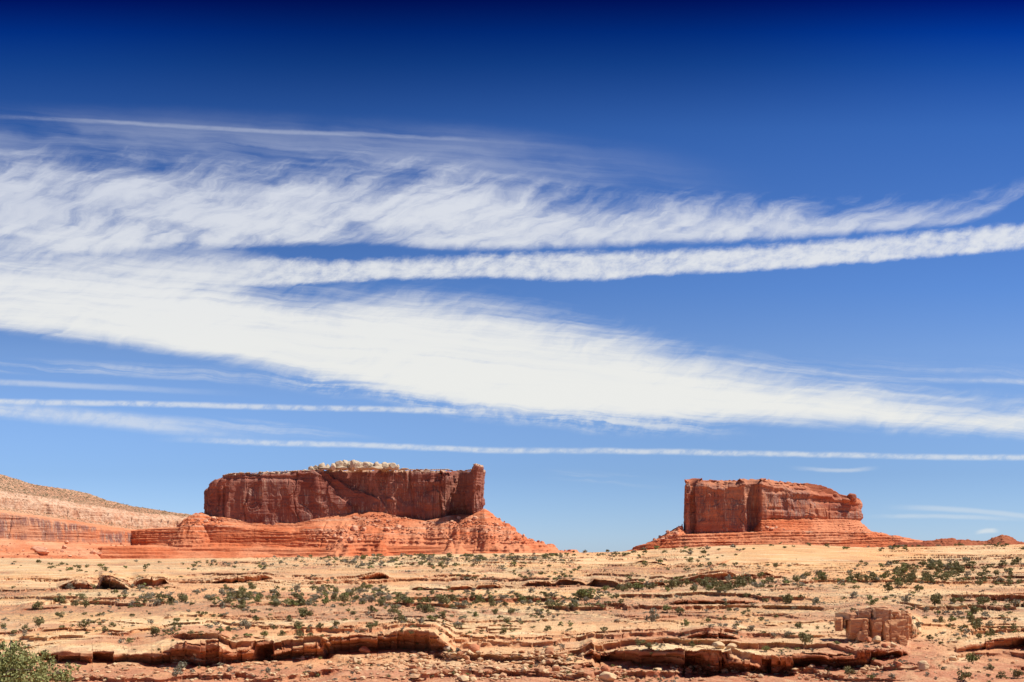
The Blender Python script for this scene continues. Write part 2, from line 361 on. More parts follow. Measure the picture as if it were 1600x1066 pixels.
def pale_mat(name, lo=(0.46, 0.30, 0.18), hi=(0.66, 0.52, 0.36)):
    m, g, b, pos = new_mat(name)
    n = g.noise(scl(g, pos, 0.15, 0.15, 0.3), 1.0, 5, 0.65)
    g.l.new(g.mix(g.rng(n, 0.36, 0.6), lo, hi), b.inputs['Base Color'])
    bump(g, b, g.noise(pos, 0.5, 5, 0.7), 0.8, 0.8)
    return m
PALE = pale_mat('pale_rock')

# ================================================================== column grid builder
def columns(us, D, zfun, nrow, hid=0.02, blur=8):
    """rows of a height field z(u, D), redistributed per column so that they lie evenly along the profile"""
    UU = us[:, None] * np.ones_like(D)[None]; DD = np.ones_like(us)[:, None] * D[None]
    z, dy, at = zfun(UU, DD)
    Y = DD + dy
    r = -z / Y * F; l = np.log(DD)
    # visible rows only get weight where they rise above everything nearer
    w = np.hypot(np.diff(r, axis=1), np.diff(l, axis=1) * F * hid)
    top = np.minimum.accumulate(r, axis=1)
    vis = (r[:, 1:] <= top[:, 1:] + 3.0)
    w = w * np.where(vis, 1.0, 0.12) + 1e-4
    for _ in range(3):                                # neighbouring columns share their row spacing
        wp = np.pad(w, ((blur, blur), (0, 0)), mode='edge'); cs = np.cumsum(np.pad(wp, ((1, 0), (0, 0))), axis=0)
        w = (cs[2 * blur + 1:] - cs[:-2 * blur - 1]) / (2 * blur + 1)
    s = np.concatenate([np.zeros((len(us), 1)), np.cumsum(w, axis=1)], 1); s /= s[:, -1:]
    t = np.linspace(0, 1, nrow)
    out = {k: np.empty((nrow, len(us)), f4) for k in ('D', 'Y', 'z', *at)}
    src = dict(D=DD, Y=Y, z=z, **at)
    for i in range(len(us)):
        for k in out: out[k][:, i] = np.interp(t, s[i], src[k][i])
    X = us[None, :] * out['Y']
    P = np.stack([X, out['Y'], out['z']], -1)
    return P, {k: out[k] for k in at}

# ================================================================== the slickrock ground across the canyon
# name: (lip row and foot row of each ledge along the photograph's width, undercut in metres)
LEDGES = [
    # (foot polyline, rise polyline in photo rows, undercut, bench length)
    ([(20, 1032), (100, 1038), (150, 1038), (200, 1033), (240, 1036), (280, 1040), (340, 1040), (370, 1036), (400, 1031), (420, 1028), (480, 1031), (520, 1026), (560, 1021), (640, 1023), (690, 1024), (710, 1020)],
     [(20, 0), (60, 9), (100, 18), (160, 18), (200, 12), (240, 18), (280, 36), (340, 38), (362, 24), (380, 28), (420, 22), (470, 28), (500, 26), (560, 27), (600, 27), (625, 34), (680, 32), (695, 16), (712, 0)], 4.5, 70),
    ([(830, 1036), (860, 1040), (930, 1042)], [(835, 0), (855, 7), (900, 9), (926, 12), (932, 0)], 3.0, 30),
    ([(900, 1028), (960, 1032), (1000, 1043), (1050, 1046), (1100, 1052), (1150, 1055), (1200, 1050), (1250, 1047), (1290, 1047), (1340, 1041), (1370, 1040), (1400, 1032), (1420, 1030)],
     [(905, 0), (925, 12), (960, 17), (1000, 26), (1045, 30), (1100, 31), (1150, 32), (1165, 26), (1200, 26), (1250, 27), (1290, 27), (1330, 22), (1350, 22), (1370, 22), (1400, 14), (1425, 0)], 5.5, 60),
    ([(1480, 1018), (1530, 1018), (1600, 1014), (1700, 1010)], [(1478, 0), (1510, 9), (1550, 14), (1600, 18), (1700, 18)], 3.5, 60),
    ([(150, 921), (200, 922), (240, 919), (270, 915)], [(154, 0), (160, 19), (168, 20), (178, 17), (190, 11), (197, 6), (204, 0)], 5.9, 130, 0.8),
    ([(200, 918), (240, 916), (270, 912)], [(208, 0), (214, 8), (222, 13), (232, 14), (242, 9), (250, 11), (258, 9), (264, 0)], 8, 110),
    ([(85, 921), (150, 921)], [(88, 0), (100, 6), (118, 12), (135, 10), (147, 0)], 1.2, 110),
    ([(320, 911), (360, 912), (400, 908), (425, 906)], [(325, 0), (345, 7), (372, 10), (395, 10), (415, 7), (430, 0)], 5, 70),
    ([(550, 906), (610, 903)], [(555, 0), (570, 5), (585, 10), (600, 10), (610, 0)], 5, 50),
    ([(630, 921), (700, 921), (790, 916), (850, 915), (900, 913), (960, 918), (1000, 917), (1040, 914)],
     [(640, 0), (648, 5), (668, 5), (672, 1.5), (678, 4), (690, 4), (697, 1.5), (706, 6), (733, 6), (741, 1.5), (746, 6), (774, 7), (783, 1.5), (800, 1), (818, 1.5), (824, 7), (857, 7), (863, 2), (868, 3), (873, 9), (885, 10), (908, 7), (915, 1.5), (921, 3), (926, 11), (955, 12), (968, 8), (974, 3), (984, 8), (1003, 8), (1010, 2.5), (1020, 6), (1035, 7), (1042, 0)], 6, 80),
    ([(1040, 912), (1100, 907), (1150, 902), (1200, 898), (1240, 895)], [(1050, 0), (1070, 5), (1095, 10), (1130, 12), (1146, 6), (1153, 1), (1158, 1.5), (1164, 4), (1178, 4), (1184, 1.5), (1190, 6), (1202, 7), (1209, 1), (1240, 0)], 7, 90),
    ([(1030, 946), (1100, 945), (1180, 943)], [(1035, 0), (1060, 6), (1100, 9), (1130, 6), (1180, 3), (1190, 0)], 4, 60),
    ([(20, 953), (80, 953), (120, 950)], [(20, 0), (40, 4), (85, 4), (125, 0)], 2, 50),
    ([(480, 906), (900, 900)], [(1480, 0), (1481, 0)], 2, 50),
    ([(1190, 938), (1300, 938), (1500, 936), (1600, 936), (1700, 936)], [(1190, 0), (1250, 1.5), (1400, 2), (1500, 3), (1600, 4), (1700, 4)], 2.5, 80),
    ([(960, 990), (1100, 984), (1180, 992)], [(960, 0), (1000, 2), (1060, 2), (1100, 0)], 1.5, 50),
    ([(820, 992), (900, 992), (1000, 990)], [(820, 0), (840, 2.5), (900, 3), (930, 0)], 2, 50),
    ([(900, 886), (1000, 884), (1060, 882), (1100, 868)], [(980, 0), (1000, 4), (1030, 5), (1045, 0)], 4, 60),
    ([(1050, 906), (1100, 893), (1150, 872), (1165, 862)], [(1060, 0), (1085, 2), (1120, 3), (1150, 1.5), (1165, 0)], 1.5, 60),
    ([(1480, 890), (1560, 888), (1600, 886)], [(1480, 0), (1500, 2), (1590, 3), (1640, 2)], 2, 70),
    ([(1080, 1012), (1120, 1014), (1150, 1016)], [(1062, 0), (1085, 8), (1110, 12), (1135, 9), (1150, 5), (1170, 0)], 3, 45),
    ([(1300, 984), (1325, 986), (1345, 994), (1380, 999), (1425, 999), (1440, 988)], [(1306, 0), (1322, 14), (1345, 34), (1370, 39), (1400, 42), (1420, 38), (1432, 16), (1440, 0)], 0.8, 60, 0.5),

]
CREST = [(-400, 873), (0, 873), (150, 874), (300, 873), (450, 872), (600, 869), (700, 866), (870, 864), (950, 863), (1010, 860), (1060, 856), (1130, 853), (1200, 851), (1270, 852), (1350, 856), (1430, 855), (1500, 853), (1560, 852), (1600, 851), (2000, 850)]
ZK = [(8, -2.4), (30, -8), (80, -28), (150, -42), (190, -33), (230, -22.6), (262, -21.0), (285, -19.4), (330, -18.2), (380, -16.8), (470, -13.8), (640, -9.2), (850, -3.6), (1100, 1.4), (1250, 4.4), (1330, 4.5), (1600, -30), (2400, -60), (6000, -90)]
def ground_base(PX, D):
    z = tab(D, ZK)
    cz = (HY - tab(PX, CREST)) / F * 1250
    z = z + (cz - 4.4) * ss(D, 380, 1230) * (1 - ss(D, 1350, 1700))
    # lower right corner falls away as a red slope, left foot lies a little lower
    z = z + 1.3 * ss(PX, 1250, 1450) * ss(D, 420, 300) * ss(PX, 1560, 1430)
    return z
_Dt = np.geomspace(200, 1250, 600)
def foot_depth(px, row):
    """depth at which the smooth slope passes the given photo row"""
    r = HY - ground_base(np.full_like(_Dt, px), _Dt) / _Dt * F
    return float(np.interp(-row, -r, _Dt))
LEDGE_T = []
for foot, rise, under, L, *rd_ in LEDGES:
    xs = np.arange(min(p[0] for p in rise), max(p[0] for p in rise) + 1, 6.0)
    fd = np.array([foot_depth(x, tab(x, foot)) for x in xs]); rh = tab(xs, rise) / F * fd
    LEDGE_T.append((xs, fd, rh, under, L, rd_[0] if rd_ else 0.9))
def ground_z(UU, D, full=True):
    PX = UU * F + CX
    X = UU * D
    z = ground_base(PX, D)
    vis = ss(D, 200, 260)
    lo = fbm(X / 130 + 3, D / 190, 0, 3, 11)
    z = z + lo * 1.5 * ss(D, 260, 700) * (1 - 0.75 * ss(D, 1050, 1220))
    # rounded swells of bare rock high on the slope
    sw = fbm(X / 60, D / 110, 2.2, 2, 23)
    z = z + np.abs(sw) * 2.2 * ss(D, 600, 760) * (1 - ss(D, 1000, 1180))
    # terraces
    sc = 0.55 + 0.45 * ss(D, 300, 900)
    s = z + 0.42 * fbm(X / 24, D / 30, 1.1, 3, 5) * sc * 2.0 + 0.10 * fbm(X / 4, D / 5, 0, 2, 6)
    dy = np.zeros_like(z); red = np.zeros_like(z)
    smoothm = ss(fbm(X / 90 + 9, D / 160, 3.0, 2, 31), 0.2, 0.55) * 0.5
    reg = np.maximum(ss(PX, 340, 240) * ss(D, 600, 700), ss(PX, 1010, 1120) * ss(PX, 1420, 1330) * ss(D, 700, 800) * 0.9)
    am = (1 - np.clip(np.maximum(smoothm, reg), 0, 0.93)) * vis
    s = s + 0.16 * (hash1(np.floor(X / 5.5 + 0.8 * vnoise(X / 14, D / 20, 0, 19)) * 131 + np.floor(D / 11), 15) - 0.5) + 0.07 * (hash1(np.floor(X / 1.9) * 61 + np.floor(D / 4), 16) - 0.5)
    for per, wgt, e0, ed in ((1.55, 0.95, 0.80, 0.028), (0.83, 0.9, 0.7, 0.04), (0.41, 0.8, 0.62, 0.07)):
        q = s / per; k = np.floor(q); f = q - k
        hh = hash1(k, int(per * 10))
        e = e0 - 0.35 * hh
        st = ss(f, e, e + ed)
        a = wgt * am * (0.35 + 0.65 * hash1(k, 77)) * ss(fbm(X / 28, D / 45, k * 1.7, 3, 41), -0.35, -0.05)
        z = z + per * a * (st - f)
        if per > 0.6:
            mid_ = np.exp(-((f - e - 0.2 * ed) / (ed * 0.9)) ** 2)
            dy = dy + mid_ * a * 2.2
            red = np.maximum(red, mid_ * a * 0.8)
    # mapped ledges
    for j, (xs, fd, rh, under, L, rd) in enumerate(LEDGE_T):
        lo_, hi_ = xs[0], xs[-1]
        c = np.nonzero((PX[:, 0] >= lo_ - 2) & (PX[:, 0] <= hi_ + 2))[0]
        if not len(c): continue
        px = PX[c, 0]; d0 = np.interp(px, xs, fd); h = np.interp(px, xs, rh)
        xx = (px - CX) / F * d0
        blk = np.floor(xx / 7.0 + 1.5 * vnoise(xx / 13, 0, 0, j)); jit = (hash1(blk, j + 100) - 0.5)
        soft = 1.0 if under < 6 else 0.25
        blk2 = np.floor(xx / 2.6 + 1.2 * vnoise(xx / 7, 3, 0, j)); jit2 = (hash1(blk2, j + 300) - 0.5)
        def inblk(v):
            e = np.concatenate([[0], np.nonzero(np.abs(np.diff(v)) > 0.5)[0] + 1, [len(v)]]); o_ = np.zeros(len(v))
            for p, q in zip(e[:-1], e[1:]): o_[p:q] = xx[p:q] - 0.5 * (xx[p] + xx[q - 1])
            return np.clip(o_, -5, 5)
        til = inblk(blk) * (hash1(blk, j + 400) - 0.5) * 1.3 + inblk(blk2) * (hash1(blk2, j + 410) - 0.5) * 0.9
        J = soft * (til + 5.0 * jit + 1.3 * jit2 + 3.0 * vnoise(xx / 19, 1.5, 0, j + 50)) + 0.35 * fbm(xx / 5, 0.5, 0, 2, j + 70)
        hj = h * (soft * (0.22 * (hash1(blk, j + 200) - 0.5) + 0.12 * (hash1(blk2, j + 220) - 0.5)))
        D2 = D[c]; a0 = D2 - d0[:, None]
        a = a0 - J[:, None] * np.exp(-np.abs(a0 - J[:, None]) / 14.0); H = h[:, None]
        wdt = 4.0
        t = np.clip(a / wdt, 0, 1)
        bench = np.where(a > 0, np.exp(-np.maximum(a - wdt, 0) / L), 0)
        lip = -0.05 * H * np.exp(-np.maximum(a - wdt, 0) / (0.5 * H + 0.4)) * (a > wdt)     # rounded lip
        z[c] += H * t * bench + lip + hj[:, None] * t * np.where(a > wdt, np.exp(-(a - wdt) / 5.0), 1)
        on = ss(H, 0.1, 0.8)
        dy[c] += -on * np.where(a > wdt, wdt * np.exp(-(a - wdt) / 25.0), np.clip(a, 0, wdt))
        u = under * np.minimum(1, H / 3.0)
        prof = np.where(a <= 0, np.exp(a / 6.0), np.clip(1 - t * 1.5, 0, 1) ** 0.6 if under < 6 else np.sqrt(np.clip(1 - (t * 1.02) ** 2, 0, 1)))
        # beds: each layer stands proud or back, with a parting between
        lz = (H * t) / 1.45 + 0.25 * vnoise(xx / 9, 0, 0, j + 31)[:, None]; lk = np.floor(lz); lf = lz - lk
        bed = (hash1(lk * 57 + blk[:, None], j + 5) - 0.5) * 1.1 + 0.9 * np.exp(-((lf - 0.5) / 0.5) ** 2 * 0 - (np.minimum(lf, 1 - lf) / 0.09) ** 2)
        rnd = 0.3 * ss(t, 0.88, 1.0) ** 2
        def crack(v, wd):
            bp = np.abs(np.gradient(v)) > 0.5; ix = np.nonzero(bp)[0]
            if not len(ix): return np.zeros(len(v))
            return np.exp(-(np.min(np.abs(xx[:, None] - xx[ix][None]), axis=1) / wd) ** 2)
        ck = (crack(blk, 0.30) * 2.6 + crack(blk2, 0.16) * 0.9) * soft
        dy[c] += on * (u * (1.45 if under < 6 else 1.3) * prof + np.where((a > 0) & (t < 1), (bed + ck[:, None]) * ss(t, 0, 0.1) * soft, 0) + rnd * np.exp(-np.maximum(a - wdt, 0) / 6))
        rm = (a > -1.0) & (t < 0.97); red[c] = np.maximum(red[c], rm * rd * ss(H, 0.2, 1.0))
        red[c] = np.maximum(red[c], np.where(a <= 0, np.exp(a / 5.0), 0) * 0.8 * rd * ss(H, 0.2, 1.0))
    # debris slopes at the foot
    rough = ss(D, 300, 235) * vis
    z = z + rough * (0.55 * fbm(X / 5, D / 6, 0, 4, 61) + 0.5 * ridged(X / 9, D / 12, 0.3, 2, 63))
    RW = HY - z / D * F
    soil = 0.85 * ss(RW, 1022, 1045) * ss(PX, 900, 1250) + 0.95 * ss(RW, 1030, 1050)
    soil = np.maximum(soil, 0.9 * np.exp(-((PX - 400) / 75) ** 2 - ((RW - 1044) / 9) ** 2))
    soil = np.maximum(soil, ss(PX, 1180, 1330) * ss(RW, 985, 1012) * ss(PX, 1520, 1440))
    soil = np.maximum(soil, 0.75 * ss(fbm(X / 38, D / 36, 8.0, 4, 81), 0.0, 0.35) * ss(RW, 905, 930))
    soil = np.maximum(soil, 0.35 * ss(RW, 880, 905) * ss(RW, 925, 905) * ss(fbm(X / 60, D / 60, 4.0, 2, 82), -0.1, 0.4))
    lit = ss(fbm(X / 50, D / 55, 6.0, 3, 91), -0.2, 0.4) * ss(RW, 868, 880) * ss(RW, 985, 960)
    warm = np.maximum(ss(PX, 1080, 1200) * ss(RW, 905, 890) * ss(PX, 1500, 1420), 0.8 * ss(fbm(X / 55, D / 60, 5.0, 3, 85), 0.05, 0.5))
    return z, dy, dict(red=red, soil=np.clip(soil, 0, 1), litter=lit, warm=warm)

PLAIN, _g, _b, _p = new_mat('red_plain')
_g.l.new(_g.mix(_g.rng(_g.noise(_p, 0.01, 5, 0.6), 0.35, 0.65), (0.30, 0.12, 0.06), (0.36, 0.22, 0.13)), _b.inputs['Base Color'])
def build_ground():
    uc = np.linspace(-0.425, 0.425, 1500)
    side = 0.425 + np.cumsum(np.geomspace(0.0012, 0.06, 45))
    us = np.concatenate([-side[::-1], uc, side])
    D = np.concatenate([np.geomspace(60, 215, 90, endpoint=False), np.geomspace(215, 1350, 2800, endpoint=False), np.geomspace(1350, 6000, 60)])
    P, at = columns(us, D, ground_z, 850)
    n = grid_normals(P)
    a = fbm(P[..., 0] / 2.6, P[..., 1] / 2.6, P[..., 2] / 0.9, 3, 301)
    k = ss(P[..., 1], 200, 240)
    P = P + n * (a * (0.10 + 0.05 * at['red']) * k)[..., None]
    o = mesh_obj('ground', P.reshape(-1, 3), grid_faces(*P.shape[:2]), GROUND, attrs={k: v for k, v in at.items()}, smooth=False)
    tag(o, kind='structure')
    # the camera's own rim, one sheet down to the canyon edge
    xs = np.linspace(-90, 90, 121); ys = np.concatenate([np.linspace(-60, 70, 90)])
    X, Y = np.meshgrid(xs, ys)
    Z = tab(np.maximum(Y, 8), ZK) - 0.35 + 0.15 * fbm(X / 4, Y / 4, 0, 3, 2)
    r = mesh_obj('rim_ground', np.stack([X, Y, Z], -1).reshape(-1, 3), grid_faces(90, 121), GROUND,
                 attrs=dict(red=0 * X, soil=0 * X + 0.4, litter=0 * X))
    tag(r, kind='structure')
    # plain behind the crest, out to the horizon
    xs = np.linspace(-40000, 40000, 60); ys = np.geomspace(1500, 60000, 40); X, Y = np.meshgrid(xs, ys)
    Z = -75 - Y * 0.002 + 8 * fbm(X / 900, Y / 900, 0, 2, 3)
    r = mesh_obj('plain_ground', np.stack([X, Y, Z], -1).reshape(-1, 3), grid_faces(40, 60), PLAIN)
    tag(r, kind='structure')
    return us, P
GU, GP = build_ground()
G_ROW = HY - GP[..., 2] / GP[..., 1] * F
G_TOP = np.minimum.accumulate(G_ROW, axis=0)
def ground_hit(px, row):
    """first point of the ground sheet seen at this photo position"""
    i = int(np.argmin(np.abs(GU - (px - CX) / F)))
    j = int(np.argmax(G_ROW[:, i] <= row)) if (G_ROW[:, i] <= row).any() else int(np.argmin(G_ROW[:, i]))
    return GP[j, i]

# ================================================================== far rocks
def world_poly(pts): return np.array([((p - CX) / F * d, d) for p, d in pts])
def poly_dist(X, Y, poly, closed=True):
    """distance to the outline, negative inside"""
    d = np.full(X.shape, 1e9); inside = np.zeros(X.shape, bool)
    n = len(poly); rngk = range(n) if closed else range(n - 1)
    for i in rngk:
        x0, y0 = poly[i]; x1, y1 = poly[(i + 1) % n]
        ex, ey = x1 - x0, y1 - y0
        t = np.clip(((X - x0) * ex + (Y - y0) * ey) / (ex * ex + ey * ey), 0, 1)
        d = np.minimum(d, np.hypot(X - x0 - t * ex, Y - y0 - t * ey))
        if closed:
            c = ((y0 > Y) != (y1 > Y)) & (X < (x1 - x0) * (Y - y0) / (y1 - y0 + 1e-9) + x0); inside ^= c
    return np.where(inside, -d, d) if closed else d
def terrace(z, X, Y, per, amt, seed, e=0.55, ed=0.12):
    s = z / per + 0.35 * fbm(X / 60, Y / 60, 0.3, 3, seed) + 0.02 * fbm(X / 8, Y / 8, 0, 2, seed + 1)
    k = np.floor(s); f = s - k; ee = e + 0.3 * (hash1(k, seed) - 0.5)
    return z + per * amt * (0.4 + 0.6 * hash1(k, seed + 5)) * (ss(f, ee, ee + ed) - f)
def rough_walls(P, amp_strata, amp_noise, seed, sc=1.0, cellz=2.6):
    n = grid_normals(P)
    if n[..., 1].mean() > 0: n = -n
    steep = 1 - np.clip(np.abs(n[..., 2]), 0, 1)
    nh = n.copy(); nh[..., 2] *= 0.2
    st = vnoise(P[..., 0] / 70, P[..., 1] / 70, P[..., 2] / cellz, seed) + 0.6 * vnoise(P[..., 0] / 30, P[..., 1] / 30, P[..., 2] / (cellz * 0.45), seed + 1)
    rb = fbm(P[..., 0] / (6 * sc), P[..., 1] / (6 * sc), P[..., 2] / (5 * sc), 3, seed + 2)
    rk = 0.7 * np.maximum(0, vnoise(P[..., 0] / 4.2, P[..., 1] / 4.2, P[..., 2] / 4.2, seed + 8) - 0.25)
    return P + nh * (amp_strata * st * ss(steep, 0.15, 0.7))[..., None] + n * (amp_noise * (rb + 1.6 * rk))[..., None]

def cliff_mesh(name, outline, top_rows, foot_z, D0, mat, parent, custom, nz=190, step=1.0, top_round=5.0, flute=2.2, big=4.0, seed=1, cap_h=2.0, cells=1.0):
    poly = world_poly(outline)
    for _ in range(2):                                      # cut the corners a little
        q = np.empty((len(poly) * 2, 2)); nx = np.roll(poly, -1, 0)
        q[0::2] = poly * 0.85 + nx * 0.15; q[1::2] = poly * 0.15 + nx * 0.85; poly = q
    nx = np.roll(poly, -1, 0); seg = np.hypot(*(nx - poly).T); cs = np.concatenate([[0], np.cumsum(seg)])
    # fine steps on the side towards the camera, coarse behind
    pts = []; ymid = poly[:, 1].mean() + 25
    for i in range(len(poly)):
        st = step if min(poly[i, 1], nx[i, 1]) < ymid else 8.0
        k = max(1, int(seg[i] / st))
        for j in range(k): pts.append(poly[i] + (nx[i] - poly[i]) * j / k)
    pts = np.array(pts)
    tg = np.roll(pts, -3, 0) - np.roll(pts, 3, 0); nn = np.stack([tg[:, 1], -tg[:, 0]], 1); nn /= np.linalg.norm(nn, axis=1, keepdims=True)
    area = 0.5 * np.sum(pts[:, 0] * np.roll(pts[:, 1], -1) - np.roll(pts[:, 0], -1) * pts[:, 1])
    if area < 0: nn = -nn
    px = CX + F * pts[:, 0] / pts[:, 1]
    zt = (HY - tab(px, top_rows)) / F * D0
    t = np.linspace(0, 1, nz)[:, None]
    Z = foot_z + (zt[None] - foot_z) * t
    X = pts[None, :, 0] + 0 * t; Y = pts[None, :, 1] + 0 * t; PXr = px[None] + 0 * t; ROW = HY - Z / D0 * F
    h = (zt[None] - foot_z)
    front = ss(-nn[None, :, 1], -0.9, 0.2)
    d = -0.045 * h * t - top_round * np.clip((t - 0.90) / 0.10, 0, 1) ** 2.2
    d = d + big * fbm(X / 75, Y / 75, Z / 120, 3, seed)
    d = d + flute * fbm(X / 17, Y / 17, Z / 120, 2, seed + 3)
    rg = ridged(X / 26 + 0.4 * vnoise(X / 30, Y / 30, Z / 25, seed + 4), Y / 26, Z / 95, 2, seed + 5)
    d = d - 3.0 * ss(rg, 0.62, 0.9)
    # blocks that have dropped out: flat-bottomed steps in the wall
    cell = fbm(X / 34, Y / 34, Z / 42, 2, seed + 6)
    d = d + cells * (2.4 * ss(cell, 0.05, 0.10) - 2.0 * ss(cell, -0.30, -0.35))
    cell2 = fbm(X / 20, Y / 20, Z / 24, 2, seed + 16)
    d = d + cells * 0.8 * (ss(cell2, 0.1, 0.15) - ss(cell2, -0.35, -0.4))
    d = d + 0.55 * vnoise(X / 90, Y / 90, Z / 3.2, seed + 7) + 0.35 * fbm(X / 6, Y / 6, Z / 9, 3, seed + 9)
    d, cl, pale = custom(d, PXr, ROW, t, X, Y, Z)
    X = X + nn[None, :, 0] * d; Y = Y + nn[None, :, 1] * d
    Z = Z + (1.0 * fbm(X / 6, Y / 6, 0, 3, seed + 12) + 2.2 * (hash1(np.floor(X / 11 + 2 * vnoise(X / 25, 0, 0, 5)), seed) - 0.5) + 1.6 * (hash1(np.floor(X / 4.5), seed + 2) - 0.5)) * ss(t, 0.93, 1)
    V = [np.stack([X, Y, Z], -1)]; at = dict(cliff=[cl], pale=[pale])
    rim = V[0][-1]; ym = 0.5 * (rim[:, 1].min() + rim[:, 1].max()); xm = rim[:, 0].mean()
    for k, q in enumerate((0.97, 0.90, 0.75, 0.5, 0.25, 0.0)):
        r = rim.copy(); r[:, 1] = ym + (rim[:, 1] - ym) * q; t_ = rim[:, 0] / rim[:, 1]; r[:, 0] = (t_.mean() + (t_ - t_.mean()) * (0.96 + 0.04 * q)) * r[:, 1]
        lowz = np.percentile(rim[:, 2], 8)
        r[:, 2] = (rim[:, 2] if k == 0 else rim[:, 2] - 2.0 - 1.5 * k) + 1.2 * fbm(r[:, 0] / 15, r[:, 1] / 15, 0, 3, seed + 20)
        V.append(r[None]); at['cliff'].append(0 * cl[:1]); at['pale'].append(pale[-1:])
    P = np.concatenate(V, 0)
    A = {k: np.concatenate(v, 0) for k, v in at.items()}; A['scrub'] = 0 * A['cliff']
    f = grid_faces(P.shape[0], P.shape[1], wrap=True)
    if area < 0: f = f[:, ::-1]
    return mesh_obj(name, P.reshape(-1, 3), f, mat, parent, A), pts, zt, nn

# ---- left butte
FOOT1 = [(-200, 806), (319, 806), (350, 810), (400, 817), (460, 819), (490, 812), (530, 806), (550, 803), (575, 800), (600, 802), (620, 808), (645, 812), (665, 815), (690, 810), (705, 806), (720, 804), (738, 806), (750, 800), (757, 794), (1000, 794)]
TOP1 = [(200, 770), (318, 768), (321, 760), (326, 752), (335, 748), (348, 743), (360, 740), (400, 739), (440, 737), (480, 735), (500, 733), (560, 732), (625, 733), (640, 733), (700, 733), (735, 733), (737, 728), (741, 726), (750, 726), (755, 727), (757, 730), (800, 732)]
OUT1 = [(321, 2800), (320, 2740), (323, 2712), (333, 2694), (346, 2686), (400, 2692), (460, 2700), (500, 2706), (530, 2714), (560, 2724), (600, 2722), (650, 2716), (697, 2708), (703, 2712), (711, 2748), (722, 2750), (732, 2712), (738, 2686), (747, 2688), (753, 2704), (756, 2735), (757, 2800), (750, 2900), (600, 2960), (450, 2950), (330, 2900)]
def custom1(d, PX, ROW, t, X, Y, Z):
    wob = 3 * fbm(ROW / 9, PX / 9, 0, 2, 60)
    l1 = tab(ROW, [(730, 478), (742, 500), (752, 508), (765, 520), (778, 533), (790, 545), (803, 552), (830, 556)]) + wob
    l2 = tab(ROW, [(730, 500), (742, 517), (752, 532), (762, 548), (768, 562), (774, 580), (782, 596), (792, 603), (830, 606)]) + wob
    rec = 7.5 * ss(PX, l1, l1 + 4) + 11 * ss(PX, l2, l2 + 2.5)
    fade = ss(PX, 735, 690)
    d = d - rec * fade
    d = d + 5 * np.exp(-((PX - 697) / 2.6) ** 2) + 3.5 * ss(PX, 655, 659) * ss(PX, 690, 684) * ss(ROW, 748, 752) - 4 * np.exp(-((PX - 640 - (ROW - 770) * 0.12) / 2.0) ** 2) - 3 * np.exp(-((PX - 675) / 1.5) ** 2)
    d = d + (2.6 * fbm(PX / 9, ROW / 60, 0.5, 3, 91) + 0.6 * vnoise(PX / 3, ROW / 30, 0, 92)) * ss(PX, 560, 600) * ss(PX, 738, 730)
    # a fallen slab and its bright edge in the diagonal break
    d = d + 7 * np.exp(-((PX - 607 - (ROW - 779) * 0.9) / 8) ** 2 - ((ROW - 779) / 3.0) ** 2)
    d = d + 4.5 * ss(t, 0.88, 1.0) * ss(PX, 735, 739)
    # ledges under the rim on the left half
    lay = ss(ROW, 752, 747) * ss(PX, 505, 470)
    d = d - lay * (3.5 + 1.5 * np.sign(vnoise(PX / 30, 0, Z / 3.5, 71)))
    # undercut at the foot
    d = d - 5.0 * ss(ROW, tab(PX, FOOT1) - 12, tab(PX, FOOT1) - 1) * ss(PX, 560, 640) 
    # left end stands in three deep clefts
    d = d - 7 * np.exp(-((PX - 338 - (ROW - 770) * -0.05) / 3.0) ** 2) - 5 * np.exp(-((PX - 349) / 2.2) ** 2) * ss(ROW, 750, 765)
    cl = 1 - 0.7 * lay
    cl = cl * (0.75 + 0.25 * ss(PX, 360, 380) * ss(PX, 480, 440))
    pale = ss(t, 0.955, 0.975) * ss(fbm(PX / 14, ROW / 5, 0, 3, 72), -0.45, 0.0) * ss(PX, 340, 365)
    return d, cl * np.ones_like(d), pale
B1 = empty('butte', ((540 - CX) / F * 2750, 2750, 60), 'broad dark red butte with a knobby white crest and shaded sheer walls', 'butte')
def kid(o, parent):
    o.parent = parent; o.matrix_parent_inverse = parent.matrix_world.inverted(); return o
cl1, pts1, zt1, nn1 = cliff_mesh('cliff', OUT1, TOP1, 62, 2700, CLIFF, None, custom1, seed=11, step=0.9, flute=2.5, big=5.0, cells=1.25)
kid(cl1, B1)

